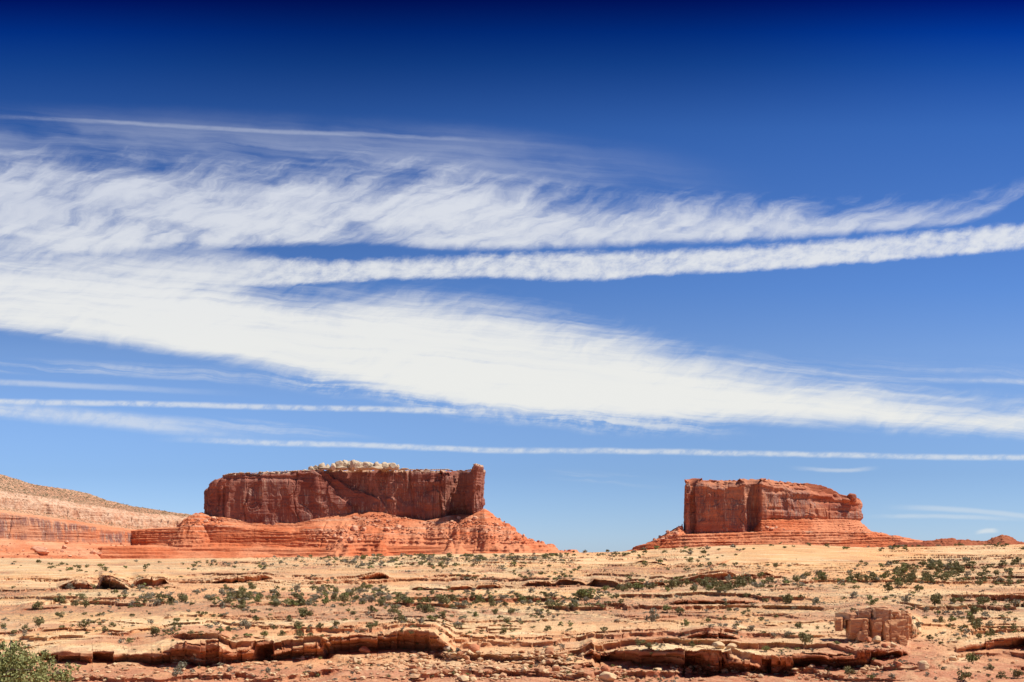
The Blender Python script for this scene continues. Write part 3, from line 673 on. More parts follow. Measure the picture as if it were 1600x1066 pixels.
P1_POLY = world_poly(OUT1)
P1B = world_poly([(196, 2660), (215, 2642), (300, 2632), (420, 2640), (480, 2650), (520, 2680), (540, 2720), (500, 2790), (220, 2790)])
P1C = world_poly([(148, 2640), (150, 2545), (160, 2508), (230, 2528), (300, 2578), (500, 2590), (700, 2592), (800, 2602), (855, 2640), (870, 2700), (866, 2800), (700, 2860), (200, 2800)])
def prof(d, kn): return tab(d, kn)
def ped1(UU, D):
    PX = UU * F + CX; X = UU * D; Y = D
    wr = fbm(X / 40, Y / 40, 0, 3, 101)
    d = poly_dist(X, Y, P1_POLY)
    gul = 1 + 0.16 * fbm(X / 22, Y / 60, 0, 3, 102) * ss(d, 5, 40)
    top = (HY - tab(PX, FOOT1)) / F * 2700 + 1.5
    left = ss(PX, 545, 470)
    gr = prof(d * gul, [(-50, -2), (0, 0), (8, 5), (60, 42), (105, 71), (160, 91), (200, 100), (400, 130)])
    gl = prof(d, [(-50, -2), (0, 0), (4, 1), (9, 9), (14, 11), (56, 19), (66, 52), (90, 70), (400, 200)])
    z = top - (gr * (1 - left) + gl * left) + 1.6 * wr * ss(d, 0, 30)
    z = z - 3.2 * ss(ridged(X / 34, Y / 120, 0, 2, 144), 0.45, 0.95) * ss(d, 8, 30) * ss(d, 130, 80)
    # rubble cone in the middle spills down over the benches
    cone = np.exp(-((PX - 560) / 70) ** 2)
    z = z + 9 * cone * ss(d, 15, 70) * (0.6 + 0.22 * fbm(X / 16, Y / 16, 0, 3, 103))
    # left rubble knoll
    z = np.maximum(z, (HY - 802) / F * 2700 - 0.055 * ((X - (312 - CX) / F * 2690) ** 2 / 3.4 + (Y - 2695) ** 2 / 9) + 3.0 * fbm(X / 9, Y / 9, 0, 3, 104))
    db = poly_dist(X, Y, P1B) + 3.5 * fbm(X / 25, Y / 25, 0, 3, 105) + 3.0 * (hash1(np.floor(X / 31 + 0.7 * fbm(X / 40, 0, 0, 2, 3)), 8) - 0.5)
    tb = (HY - tab(PX, [(150, 832), (212, 829), (240, 827), (330, 824), (420, 827), (480, 832), (530, 840)])) / F * 2645
    zb = tb - prof(db, [(-60, -4), (-12, -1.0), (-2, 0), (0, 3), (2, 12), (4, 15), (6, 27), (8, 32), (16, 34), (20, 38), (60, 50), (300, 120)])
    dc = poly_dist(X, Y, P1C) + 4 * fbm(X / 45, Y / 45, 0, 3, 107)
    tc = (HY - tab(PX, [(140, 856), (160, 855), (300, 856), (450, 858), (560, 856), (700, 853), (800, 850), (845, 853), (862, 859), (878, 866)])) / F * 2600
    zc = tc - prof(dc, [(-60, -3), (-3, 0), (0, 2), (1.5, 7), (8, 9), (9.5, 14), (17, 16), (19, 23), (30, 30), (60, 46), (200, 80)])
    z0 = z
    z = np.maximum(z, np.maximum(zb, zc))
    tal = (z0 >= z - 0.01)
    z = terrace(z, X, Y, 8.5, np.where(tal, 0.6 * ss(z, 52, 34) * ss(fbm(X / 45, Y / 45, z / 5, 2, 119), -0.35, 0.15) + 0.06, 0.15), 111, ed=0.06)
    z = terrace(z, X, Y, 3.4, np.where(tal, 0.35 * ss(z, 60, 30), 0.35), 121, ed=0.1)
    cl = ((zb > z0) & (zb >= zc) & (db > -1) & (db < 9)) * 0.5
    return z, 0 * z, dict(cliff=cl.astype(float), pale=0.5 * ss(fbm(X / 80, Y / 80, z / 2.2, 3, 5), 0.3, 0.55) * (1 - cl) * ss(z, 30, 60), scrub=0 * z)
us = np.linspace((95 - CX) / F, (905 - CX) / F, 1150)
Pp, at = columns(us, np.linspace(2440, 3000, 900), ped1, 360, blur=4)
zz = Pp[..., 2]; Pp = Pp + (rough_walls(Pp, 1.7, 0.6, 130) - Pp) * (0.45 + 0.55 * ss(zz, 14, 34))[..., None]
kid(mesh_obj('talus_slope', Pp.reshape(-1, 3), grid_faces(*Pp.shape[:2]), TALUS, None, at), B1)
PED1 = Pp

# ---- right butte
FOOT2 = [(0, 818), (1066, 818), (1069, 832), (1080, 838), (1120, 838), (1160, 834), (1178, 826), (1190, 814), (1240, 811), (1290, 809), (1343, 812), (2000, 812)]
TOP2 = [(1000, 755), (1066, 754), (1069, 751), (1078, 750), (1083, 747), (1092, 749), (1110, 750), (1140, 750), (1180, 748), (1210, 748), (1240, 751), (1260, 753), (1290, 755), (1305, 761), (1320, 769), (1330, 771), (1340, 774), (1400, 775)]
OUT2 = [(1068, 3290), (1067, 3240), (1068, 3206), (1073, 3199), (1079, 3202), (1081, 3214), (1084, 3214), (1086, 3200), (1120, 3190), (1150, 3184), (1164, 3176), (1167, 3180), (1170, 3202), (1177, 3206), (1189, 3174), (1200, 3180), (1240, 3222), (1290, 3268), (1325, 3296), (1337, 3310), (1343, 3330), (1343, 3430), (1320, 3520), (1180, 3540), (1080, 3480)]
def custom2(d, PX, ROW, t, X, Y, Z):
    # bright sloping shoulder above the sheer wall
    edge = tab(PX, [(1060, 758), (1083, 759), (1110, 763), (1130, 764), (1145, 760), (1165, 756), (1190, 758), (1215, 762), (1240, 766), (1270, 768), (1300, 776), (1343, 786)]) + 2.5 * fbm(PX / 12, 0, 0, 2, 75)
    a = ss(ROW, edge + 0.5, edge - 10)
    fr = ss(Y, 3380, 3335)
    d = np.where(PX < 1078, np.minimum(d, 0.5 - 4.0 * t), d)
    d = d - 26 * np.clip((edge - ROW) / 14, 0, 1) * ss(PX, 1083, 1095) * fr * ss(PX, 1342, 1325) * (0.75 + 0.35 * fbm(X / 20, Y / 20, Z / 6, 2, 76))
    # ledge bands across the right part
    b = ss(PX, 1185, 1215)
    d = d + b * (2.6 * vnoise(X / 60, Y / 60, Z / 7.0, 77) + 3.5 * ss(ROW, 778, 772) * ss(ROW, 768, 772) )
    d = d - fr * b * 9 * ss(ROW, 793, 778) * ss(PX, 1262, 1275) * ss(PX, 1326, 1318) + b * 4 * ss(PX, 1322, 1332)          # the lower bench under the end block
    d = d + b * 4.0 * ss(ROW, 796, 800) * ss(ROW, 812, 806)
    d = d - 6 * ss(ROW, 809, 813) * b
    d = d + 3.0 * ss(ROW, edge + 5, edge + 0.5) * ss(PX, 1083, 1090)
    cl = np.clip(1 - a, 0, 1)
    d = np.where(PX > 1265, np.maximum(d, -20), d)
    return d, cl, 0 * d
B2 = empty('butte', ((1200 - CX) / F * 3250, 3250, 60), 'smaller orange butte with a rounded top and a balanced knob at one end', 'butte')
cl2, pts2, zt2, nn2 = cliff_mesh('cliff', OUT2, TOP2, 45, 3200, CLIFF2, None, custom2, seed=41, step=0.9, top_round=9, flute=1.8, big=3.0)
kid(cl2, B2)
P2_POLY = world_poly(OUT2)
P2B = world_poly([(1030, 3200), (1040, 3140), (1100, 3120), (1250, 3112), (1350, 3125), (1385, 3170), (1395, 3260), (1300, 3400), (1050, 3400)])
P2C = world_poly([(990, 3220), (1010, 3110), (1100, 3080), (1300, 3075), (1400, 3090), (1460, 3150), (1470, 3260), (1300, 3420), (1010, 3400)])
def ped2(UU, D):
    PX = UU * F + CX; X = UU * D; Y = D
    wr = fbm(X / 40, Y / 40, 0, 3, 201)
    d = poly_dist(X, Y, P2_POLY)
    top = (HY - tab(PX, FOOT2)) / F * 3200 + 1
    rt = ss(PX, 1130, 1250)
    tsm = (HY - tab(PX, [(0, 818), (1060, 818), (1075, 834), (1110, 837), (1150, 832), (1200, 820), (1260, 811), (2000, 812)])) / F * 3200 + 1
    wt_ = ss(d, 0, 14); top = top * (1 - wt_) + tsm * wt_
    gr = prof(d + 1.5 * fbm(X / 12, Y / 30, 0, 3, 203), [(-50, -2), (0, 0), (4, 5), (20, 22), (30, 30), (60, 33), (200, 100)])
    gl = prof(d, [(-50, -2), (0, 0), (10, 7), (60, 36), (130, 68), (220, 90)])
    z = top - (gr * rt + gl * (1 - rt)) + 1.3 * wr * ss(d, 0, 30)
    db = poly_dist(X, Y, P2B) + 4 * fbm(X / 30, Y / 30, 0, 3, 205)
    tb = (HY - tab(PX, [(1000, 846), (1040, 838), (1080, 836), (1150, 834), (1200, 831), (1300, 830), (1360, 831), (1400, 838)])) / F * 3140
    zb = tb - prof(db, [(-60, -3), (-3, 0), (0, 1), (2, 6), (10, 8), (12, 13), (22, 16), (24, 21), (60, 38), (200, 90)])
    dc = poly_dist(X, Y, P2C) + 4 * fbm(X / 45, Y / 45, 0, 3, 207)
    tc = (HY - tab(PX, [(980, 856), (1010, 850), (1100, 846), (1300, 843), (1400, 838), (1425, 843), (1470, 850)])) / F * 3090
    zc = tc - prof(dc, [(-60, -3), (-3, 0), (0, 2), (1.5, 6), (8, 8), (9.5, 13), (20, 16), (60, 40), (200, 90)])
    z0 = z; z = np.maximum(z, np.maximum(zb, zc))
    z = terrace(z, X, Y, 6.0, 0.35, 211)
    z = terrace(z, X, Y, 2.6, 0.3, 221)
    return z, 0 * z, dict(cliff=0 * z, pale=0.7 * ss(fbm(X / 30, Y / 30, z / 4, 3, 5), 0.2, 0.7) * ss(np.abs(z - 62), 6, 2), scrub=0 * z)
us = np.linspace((925 - CX) / F, (1520 - CX) / F, 900)
Pp, at = columns(us, np.linspace(2980, 3480, 900), ped2, 300, blur=4)
Pp = rough_walls(Pp, 1.7, 0.9, 230)
kid(mesh_obj('talus_slope', Pp.reshape(-1, 3), grid_faces(*Pp.shape[:2]), TALUS, None, at), B2)
PED2 = Pp

# ---- low red ridge
def ridge(UU, D):
    PX = UU * F + CX; X = UU * D
    top = tab(PX, [(1380, 866), (1400, 847), (1430, 847), (1450, 845), (1462, 843), (1472, 841), (1488, 841), (1496, 844), (1502, 842), (1512, 843), (1520, 845), (1540, 845), (1548, 842), (1556, 838), (1566, 835), (1576, 836), (1584, 841), (1590, 846), (1620, 848), (1800, 850)])
    top = (HY - top) / F * 2900 + 1.2 * fbm(X / 9, 0, 0, 3, 240)
    a = D - 2900
    z = top - np.where(a < 0, -a * 0.55, a * 0.3)
    z = terrace(z, X, D, 4.0, 0.6, 241, ed=0.2) + 0.8 * fbm(X / 8, D / 8, 0, 3, 242)
    return z, 0 * z, dict(cliff=0 * z, pale=0 * z, scrub=0 * z)
us = np.linspace((1380 - CX) / F, (1800 - CX) / F, 600)
Pp, at = columns(us, np.linspace(2800, 3050, 300), ridge, 120, blur=4)
Pp = rough_walls(Pp, 1.2, 0.9, 250)
tag(mesh_obj('rock_ridge', Pp.reshape(-1, 3), grid_faces(*Pp.shape[:2]), DARKRED, None, at), 'low dark red rocky ridge with a humped rise beyond the smaller butte', 'ridge')

# ---- mesa on the left
MW = world_poly([(-420, 1950), (-200, 2150), (0, 2360), (100, 2490), (212, 2660), (340, 2840), (500, 3000)])
def mesa(UU, D):
    PX = UU * F + CX; X = UU * D; Y = D
    d = poly_dist(X, Y, MW, closed=False)
    xs = np.interp(Y, MW[:, 1], MW[:, 0])                # right of / in front of the wall line is outside
    ylin = np.interp(X, MW[:, 0], MW[:, 1])
    s = np.where(Y < ylin, d, -d)
    s = s + 4.0 * fbm(X / 38, Y / 38, 0, 3, 261) + 1.6 * (hash1(np.floor(X / 17 + fbm(X / 30, 0, 0, 2, 4)), 9) - 0.5)
    s = s + 8.0 * (np.abs(vnoise(X / 15, Y / 22, 0, 281)) + 0.5 * np.abs(vnoise(X / 6, Y / 9, 0, 282)) - 0.4) * ss(s, -14, -24) * ss(s, -95, -60)
    bot = tab(PX, [(-200, 836), (0, 843), (100, 848), (210, 851), (340, 855)])
    ct = tab(PX, [(-200, 775), (0, 797), (100, 812), (210, 828), (340, 838)])
    pt = tab(PX, [(-200, 742), (0, 769), (50, 775), (100, 784), (210, 801), (305, 809), (340, 815)])
    sk = tab(PX, [(-200, 715), (0, 741), (20, 747), (50, 757), (100, 764), (140, 772), (170, 783), (200, 790), (250, 798), (290, 803), (305, 806), (340, 814), (400, 830)]) + 0.8 * fbm(X / 10, 0, 0, 3, 262)
    row = bot * 0
    def seg(a, b, ra, rb, row):
        t = np.clip((s - a) / (b - a), 0, 1); inn = (s <= a) & (s >= b) if a > b else (s >= a) & (s <= b)
        return np.where(inn, ra + (rb - ra) * t, row)
    alc = fbm(X / 14, Y / 14, 0, 3, 263)
    row = np.where(s > 260, 890, row)
    row = seg(260, 130, 890, 876, row); row = seg(130, 60, 876, 864, row); row = seg(60, 6, 864, bot + 1, row)
    row = seg(6, 4, bot + 1, bot - 3, row); row = seg(4, -2, bot - 3, ct + 6, row); row = seg(-2, -7, ct + 6, ct + 1, row)
    row = seg(-7, -26, ct + 1, ct - 5, row)
    mid = pt + (ct - 5 - pt) * 0.25
    row = row + 26 * ss(PX, 195, 232) * (s > 8) + 22 * ss(PX, 140, 175) * ss(PX, 232, 195) * ss(s, 45, 75)
    row = seg(-26, -34, ct - 5, mid + 2, row); row = seg(-34, -60, mid + 2, pt, row)
    row = seg(-60, -330, pt, sk, row); row = seg(-330, -700, sk, sk + 14, row); row = np.where(s < -700, sk + 14, row)
    z = (HY - row) / F * D
    z = z + 1.2 * alc * ((s > -62) & (s < -24)) + 1.4 * fbm(X / 14, Y / 14, 0, 4, 264) * (s < -60) + 1.0 * fbm(X / 12, Y / 12, 0, 3, 265) * ss(s, 8, 30)
    z = np.where((s < -26) & (s > -60), terrace(z, X, Y, 7.0, 0.3, 266), z)
    z = np.where(s > 10, terrace(z, X, Y, 5.0, 0.4, 267), z)
    cl = ss(s, -6, -1) * ss(s, 6, 3); pale = ss(s, -22, -27) * ss(s, -80, -62) * 0.95 + 0.55 * ss(s, -60, -80)
    pale = np.maximum(pale, 0.55 * ss(s, -8, -14) * ss(s, -28, -22))
    return z, 0 * z, dict(cliff=cl, pale=pale * (0.72 + 0.28 * ss(fbm(X / 18, Y / 18, z / 9, 3, 268), -0.6, 0.0)), scrub=0.95 * ss(s, -62, -90) + 0.7 * ss(s, -10, -14) * ss(s, -28, -20))
us = np.linspace((-420 - CX) / F, (360 - CX) / F, 1000)
Pp, at = columns(us, np.linspace(2000, 3500, 1900), mesa, 420, blur=4)
Pp = rough_walls(Pp, 0.9, 0.55, 270)
tag(mesh_obj('mesa', Pp.reshape(-1, 3), grid_faces(*Pp.shape[:2]), MESA, None, at), 'long banded mesa with streaked cliff and pale scrubby slope rising out of frame', 'mesa')
PEDM = Pp

# ================================================================== rocks
def ico(sub):
    bm = bmesh.new(); bmesh.ops.create_icosphere(bm, subdivisions=sub, radius=1.0)
    v = np.array([p.co[:] for p in bm.verts]); f = np.array([[q.index for q in p.verts] for p in bm.faces]); bm.free(); return v, f
ICO = {k: ico(k) for k in (1, 2, 4)}
def rock_shape(sub, seed, planes=13, flat=0.7, rnd=0.0):
    """a ball cut by random planes: angular boulder, about 1 across, resting on z=0"""
    r = np.random.default_rng(seed); v, f = ICO[sub]
    n = r.normal(size=(planes, 3)); n /= np.linalg.norm(n, axis=1, keepdims=True); dd = r.uniform(0.45, 0.85, planes) * (1 - rnd) + rnd * 0.9
    dot = v @ n.T; rad = np.min(np.where(dot > 0.05, dd / np.maximum(dot, 0.05), 9), axis=1); rad = np.minimum(rad, 1.0)
    p = v * rad[:, None]
    if sub > 1: p = p * (1 + 0.05 * fbm(v[:, 0] * 2.5 + seed, v[:, 1] * 2.5, v[:, 2] * 5, 3, seed))[:, None]
    p = p / (np.ptp(p[:, 0])); p[:, 2] *= flat; p[:, 2] -= p[:, 2].min() + 0.12 * flat
    return p, f
def rock_mat(name, lo, hi, dark, sc=0.8, bd=0.25):
    m, g, b, pos = new_mat(name)
    tc = g.node('ShaderNodeTexCoord').outputs['Object']
    rnd = g.node('ShaderNodeObjectInfo').outputs['Random']
    n = g.noise(scl(g, pos, sc, sc, sc * 2.5), 1.0, 5, 0.65)
    isl = g.node('ShaderNodeNewGeometry').outputs['Random Per Island']
    c = g.mix(g.rng(g.m('ADD', g.m('MULTIPLY', n, 0.6), g.m('MULTIPLY', isl, 0.4)), 0.3, 0.7), lo, hi)
    c = g.mix(g.rng(n, 0.42, 0.30, 0.0, 0.7), c, dark)
    g.l.new(c, b.inputs['Base Color']); bump(g, b, n, 0.6, bd)
    return m
ROCK_TAN = rock_mat('tan_boulder', (0.46, 0.20, 0.10), (0.70, 0.48, 0.27), (0.32, 0.13, 0.07))
ROCK_RED = rock_mat('red_boulder', (0.42, 0.12, 0.055), (0.56, 0.22, 0.11), (0.26, 0.075, 0.04))
ROCK_FAR = rock_mat('talus_boulder', (0.36, 0.095, 0.050), (0.72, 0.38, 0.23), (0.22, 0.06, 0.035), sc=0.12, bd=1.0)
ROCK_PALE = rock_mat('cream_knob', (0.40, 0.26, 0.155), (0.58, 0.45, 0.31), (0.28, 0.14, 0.08), sc=0.14, bd=1.2)

class Merge:
    def __init__(s): s.v = []; s.f = []; s.n = 0
    def add(s, v, f): s.v.append(v); s.f.append(f + s.n); s.n += len(v)
    def obj(s, name, mat, **k): return mesh_obj(name, np.concatenate(s.v), np.concatenate(s.f), mat, **k)
def rotz(v, a):
    c, s_ = math.cos(a), math.sin(a); w = v.copy(); w[:, 0] = v[:, 0] * c - v[:, 1] * s_; w[:, 1] = v[:, 0] * s_ + v[:, 1] * c; return w

# white knobs and caprock on the left butte (parts of it)
cap = Merge()
capv = []
front = np.nonzero(nn1[:, 1] < 0.3)[0]
CAPROCK_BASE = rng
r_ = np.random.default_rng(31)
for i in front[::5]:
    pxi = CX + F * pts1[i, 0] / pts1[i, 1]
    if pxi < 352 or pxi > 754: continue
    w = r_.uniform(4, 11); v, f = rock_shape(2, int(i), flat=1)
    v = rotz(v * np.array([w, w * 0.9, r_.uniform(1.6, 3.4)]), r_.uniform(0, 6))
    p = pts1[i] - nn1[i] * r_.uniform(8, 13)
    cap.add(v + np.array([p[0], p[1], zt1[i] - 0.6]), f)
caprock = cap.obj('rim_rubble', ROCK_PALE); kid(caprock, B1); caprock['kind'] = 'stuff'
KN = [(487, 9, 7), (494, 8, 8), (503, 12, 12), (512, 8, 9), (521, 10, 10), (530, 11, 13), (538, 13, 15), (546, 12, 13), (556, 12, 15), (563, 11, 12), (571, 13, 12), (579, 10, 11), (588, 10, 12), (594, 7, 9), (601, 10, 13), (608, 9, 11), (614, 10, 11), (621, 7, 8), (498, 7, 5), (550, 9, 9), (583, 8, 8), (536, 20, 5), (560, 24, 5), (605, 22, 4), (585, 22, 5), (510, 20, 4), (632, 14, 3), (575, 16, 9), (552, 10, 15), (617, 12, 7)]
protos = []
for k in range(6):
    v, f = rock_shape(4, 900 + k, planes=16, flat=1.0, rnd=0.25); protos.append((v, f))
kmesh = [mesh_obj('knob', v, f, ROCK_PALE, link=False).data for v, f in protos]
for k, (px, w, h) in enumerate(KN):
    D = 2722 + (k % 4) * 5; zb = (HY - tab(px, TOP1)) / F * D - 1.5
    o = bpy.data.objects.new('knob', kmesh[k % 6]); col.objects.link(o)
    o.location = ((px - CX) / F * D, D, zb); o.scale = (w * 1.5, w * 1.5, h * 1.55); o.rotation_euler = (0, 0, k * 1.7)
    bpy.context.view_layer.update(); kid(o, B1)
# the balanced knob and its neck at the end of the right butte
for px, row, w, h, nm in ((1331, 781, 15, 13, 'knob'), (1334, 786, 9, 10, 'knob'), (1322, 785, 16, 8, 'knob')):
    D = 3300; v, f = rock_shape(4, 950 + row, planes=7, flat=1.0, rnd=0.6)
    o = mesh_obj(nm, v, f, CLIFF2, attrs=dict(cliff=np.ones(len(v)) * 0.3, pale=np.zeros(len(v)), scrub=np.zeros(len(v))))
    o.location = ((px - CX) / F * D, D, (HY - row) / F * D); o.scale = (w * 1.64, w * 1.6, h * 1.64)
    bpy.context.view_layer.update(); kid(o, B2)
bpy.context.view_layer.update()

# boulders: things; rubble: stuff
def surf_hit(P, px, row):
    rr = HY - P[..., 2] / P[..., 1] * F
    i = int(np.argmin(np.abs(P[P.shape[0] // 2, :, 0] / P[P.shape[0] // 2, :, 1] - (px - CX) / F)))
    ok = rr[:, i] <= row
    return P[int(np.argmax(ok)) if ok.any() else -1, i]
BM = {}
def bmesh_rock(kind, k):
    if (kind, k) not in BM:
        v, f = rock_shape(4, 500 + k, planes=12, flat=0.75, rnd=0.1 if k < 6 else 0.5)
        BM[kind, k] = mesh_obj('boulder', v, f, dict(tan=ROCK_TAN, red=ROCK_RED, far=ROCK_FAR, pale=ROCK_PALE)[kind], link=False).data
    return BM[kind, k]
ORD = 'first second third fourth fifth sixth seventh eighth ninth tenth eleventh twelfth thirteenth fourteenth fifteenth sixteenth seventeenth eighteenth nineteenth twentieth'.split()
def order_labels(items, one, many):
    """items: (object, key tuple, px); a label for each from its class and its order from the left"""
    cls = {}
    for o, key, px in items: cls.setdefault(key, []).append((px, o))
    for key, lst in cls.items():
        lst.sort(key=lambda q: q[0])
        for i, (px, o) in enumerate(lst):
            if len(lst) == 1: o['label'] = one(key)
            elif i == 0: o['label'] = 'leftmost of the ' + many(key)
            elif i == len(lst) - 1: o['label'] = 'rightmost of the ' + many(key)
            elif i < 20: o['label'] = ORD[i] + ' from left of ' + many(key)
            else: o['label'] = 'one of the ' + many(key) + ' right of the twentieth'
def place_rock(P, px, row, w, kind, k, sc=(1, 1, 1), sink=0.0, name='boulder'):
    p = surf_hit(P, px, row) if P is not None else ground_hit(px, row)
    s = w / F * p[1]
    o = bpy.data.objects.new(name, bmesh_rock(kind, k)); col.objects.link(o)
    o.location = (p[0], p[1] + 0.3 * s, p[2] - sink * s); o.scale = (s * sc[0], s * sc[1], s * sc[2]); o.rotation_euler = (0, 0, k * 1.3 + px)
    return o
special = [
    (1343, 1043, 12, 'pale', 7, (1, 1, 1.2), 'small white rounded boulder below the red ledge'),
    (946, 1051, 17, 'red', 8, (1, 1, 1.0), 'dark red rounded boulder beside a bigger pale one'),
    (950, 1066, 28, 'tan', 9, (1, 1, .9), 'big pale tan rounded boulder at the bottom edge of the picture'),
    (741, 1021, 19, 'red', 2, (1, 1, 1.1), 'squarish orange block standing free under the cream ledge'),
    (699, 1018, 10, 'pale', 3, (1, 1, 1.3), 'small whitish boulder beside the end of the orange ledge'),
    (1444, 1048, 19, 'tan', 1, (1, 1, 1.0), 'flat-sided pale block on the red slope under the outcrop'),
    (1403, 1042, 11, 'red', 4, (1, 1, 1.0), 'small brown boulder on the red slope left of the flat-sided pale block'),
    (1358, 1005, 13, 'red', 0, (1, 1, 1.0), 'leftmost of the blocks piled under the orange outcrop'),
    (1372, 1007, 14, 'tan', 1, (1, 1, 1.1), 'second block from left under the orange outcrop'),
    (1384, 1013, 11, 'red', 2, (1, 1, 1.0), 'third block from left under the orange outcrop'),
    (1396, 1012, 10, 'tan', 4, (1, 1, 1.0), 'rightmost of the blocks piled under the orange outcrop'),
    (1124, 1014, 22, 'tan', 9, (1.2, 1, .8), 'low rounded cream boulder on the bench above the long red ledge'),
    (1143, 1015, 15, 'tan', 8, (1.2, 1, .9), 'smaller cream boulder touching the low rounded cream one'),
    (554, 1038, 11, 'tan', 0, (1, 1, 1.4), 'upright grey tan boulder on the orange scree'),
    (569, 1022, 16, 'red', 5, (1.1, 1, .8), 'tilted orange slab leaning at the foot of the cliff ledge'),
    (1489, 1033, 15, 'tan', 3, (1, 1, .8), 'tan block at the right end of the red scree'),
    (1345, 985, 10, 'tan', 0, (.8, 1, 1.5), 'narrow upright block at the left side of the orange outcrop'),
    (1076, 1052, 13, 'red', 7, (1, 1, 1.0), 'rounded red boulder in the shade under the long ledge'),
    (1025, 1056, 14, 'red', 3, (1, 1, .9), 'angular red boulder on the slope below the long ledge'),
]
for px, row, w, kind, k, sc, lab in special:
    tag(place_rock(None, px, row, w, kind, k, sc), lab, 'boulder', 'boulders on the canyon slope')
# boulders on the talus of the two buttes
tl = []
spots = [(717, 813, 11, 0.9), (706, 817, 7, .7), (742, 812, 9, .9), (734, 816, 7, .9), (604, 829, 9, .8), (622, 826, 11, .7), (613, 833, 6, .8), (553, 830, 14, .8), (569, 829, 8, 1), (535, 832, 7, 1), (556, 812, 8, .8), (522, 842, 8, 1.1), (533, 845, 10, 1), (547, 848, 12, .9), (512, 848, 6, .9), (561, 846, 6, .9), (689, 834, 6, .8), (655, 835, 6, .7), (776, 822, 7, 1), (781, 828, 6, 1), (795, 843, 6, 1), (705, 846, 8, .8), (334, 814, 9, 1.0), (322, 817, 7, .9), (310, 815, 6, .9), (628, 806, 5, 2.2), (593, 815, 5, .9), (584, 822, 6, .8), (670, 825, 5, .8), (760, 834, 5, 1), (818, 838, 5, 1), (820, 832, 5, 1.2)]
for i, (px, row, w, a) in enumerate(spots):
    o = place_rock(PED1, px, row, w, 'far', i % 6, (1, 1, a)); tag(o, None, 'boulder', 'boulders on the red talus')
    tl.append((o, ('big' if w >= 8 else 'small', 'upper' if row < 825 else 'lower'), px))
spots2 = [(1057, 836, 8, 1), (1049, 840, 7, .9), (1036, 845, 6, .9), (1023, 847, 7, .8), (1062, 826, 6, 1), (1044, 834, 7, 1), (1031, 840, 5, 1), (1199, 826, 8, .8), (1206, 828, 6, .8), (1212, 826, 5, .9), (1225, 829, 5, .8), (1007, 849, 7, .8), (1362, 828, 5, 1.2)]
tl2 = []
for i, (px, row, w, a) in enumerate(spots2):
    o = place_rock(PED2, px, row, w, 'far', (i + 2) % 6, (1, 1, a)); tag(o, None, 'boulder', 'boulders on the red talus')
    tl2.append((o, ('big' if w >= 7 else 'small',), px))
spots3 = [(60, 867, 20, .8), (68, 866, 12, .7), (100, 858, 9, 1), (104, 850, 6, 1.2), (97, 863, 6, .9), (145, 866, 9, .9), (154, 868, 8, .8), (110, 870, 7, .5), (36, 862, 5, .9)]
tl3 = []
for i, (px, row, w, a) in enumerate(spots3):
    o = place_rock(PEDM, px, row, w, 'far', (i + 4) % 6, (1, 1, a)); tag(o, None, 'boulder', 'boulders on the red talus')
    tl3.append((o, ('big' if w >= 9 else 'small',), px))
order_labels(tl, lambda k: f'{k[0]} red boulder on the {k[1]} talus of the broad dark butte', lambda k: f'{k[0]} boulders on the {k[1]} talus of the broad butte')
order_labels(tl2, lambda k: f'{k[0]} red boulder on the skirt of the smaller butte', lambda k: f'{k[0]} boulders on the skirt of the smaller butte')
order_labels(tl3, lambda k: f'{k[0]} purple red boulder under the streaked mesa cliff', lambda k: f'{k[0]} boulders on the slope under the streaked mesa cliff')

small = [rock_shape(1, 700 + k, planes=6, flat=0.55) for k in range(14)]
def rubble(hit, areas, mat, seed, name):
    r = np.random.default_rng(seed); M = Merge()
    for x0, x1, y0, y1, n, w0, w1 in areas:
        for _ in range(n):
            px, row = r.uniform(x0, x1), r.uniform(y0, y1)
            if float(vnoise(px / 28, row / 7, 0, seed)) < r.uniform(-0.5, 0.25): continue
            p = hit(px, row); s = (w0 + (w1 - w0) * r.random() ** 3.5) / F * p[1]
            v, f = small[r.integers(14)]
            M.add(rotz(v * np.array([s, s * r.uniform(.6, 1), s * (0.25 + r.random() ** 2)]), r.uniform(0, 6)) + p, f)
    return tag(M.obj(name, mat, smooth=False), kind='stuff')
rubble(ground_hit, [(250, 720, 1022, 1042, 700, 2, 13), (930, 1420, 1042, 1060, 800, 2, 13), (640, 930, 1020, 1066, 2600, 2, 16), (0, 640, 1038, 1066, 1700, 1.5, 12), (930, 1300, 1048, 1066, 1000, 1.5, 11), (1380, 1500, 1003, 1052, 300, 1.5, 9), (1500, 1600, 1020, 1066, 250, 1.5, 7), (1280, 1400, 1045, 1066, 260, 1.5, 9),
                    (560, 700, 1022, 1045, 260, 1.5, 7), (1300, 1380, 1000, 1018, 110, 1.5, 6), (0, 1600, 895, 1020, 7000, 1, 5), (1060, 1190, 985, 1018, 160, 1.5, 5), (1540, 1600, 1008, 1020, 50, 2, 7)], ROCK_TAN, 5, 'rubble')
rubble(lambda px, row: surf_hit(PED1, px, row), [(500, 860, 806, 850, 3600, 0.7, 5.0), (720, 840, 806, 850, 350, 1, 5), (285, 350, 803, 822, 200, 1.5, 6), (480, 600, 830, 858, 420, 1.2, 6), (200, 500, 818, 866, 160, 1, 2.5), (560, 640, 802, 830, 260, 1.5, 5)], ROCK_FAR, 6, 'talus_rubble')
rubble(lambda px, row: surf_hit(PED2, px, row), [(980, 1075, 815, 856, 420, 1.2, 6), (1180, 1380, 815, 834, 350, 1, 3.5), (980, 1420, 832, 853, 250, 1, 3)], ROCK_FAR, 8, 'talus_rubble')
rubble(lambda px, row: surf_hit(PEDM, px, row), [(0, 215, 850, 873, 500, 1, 5)], ROCK_FAR, 9, 'talus_rubble')
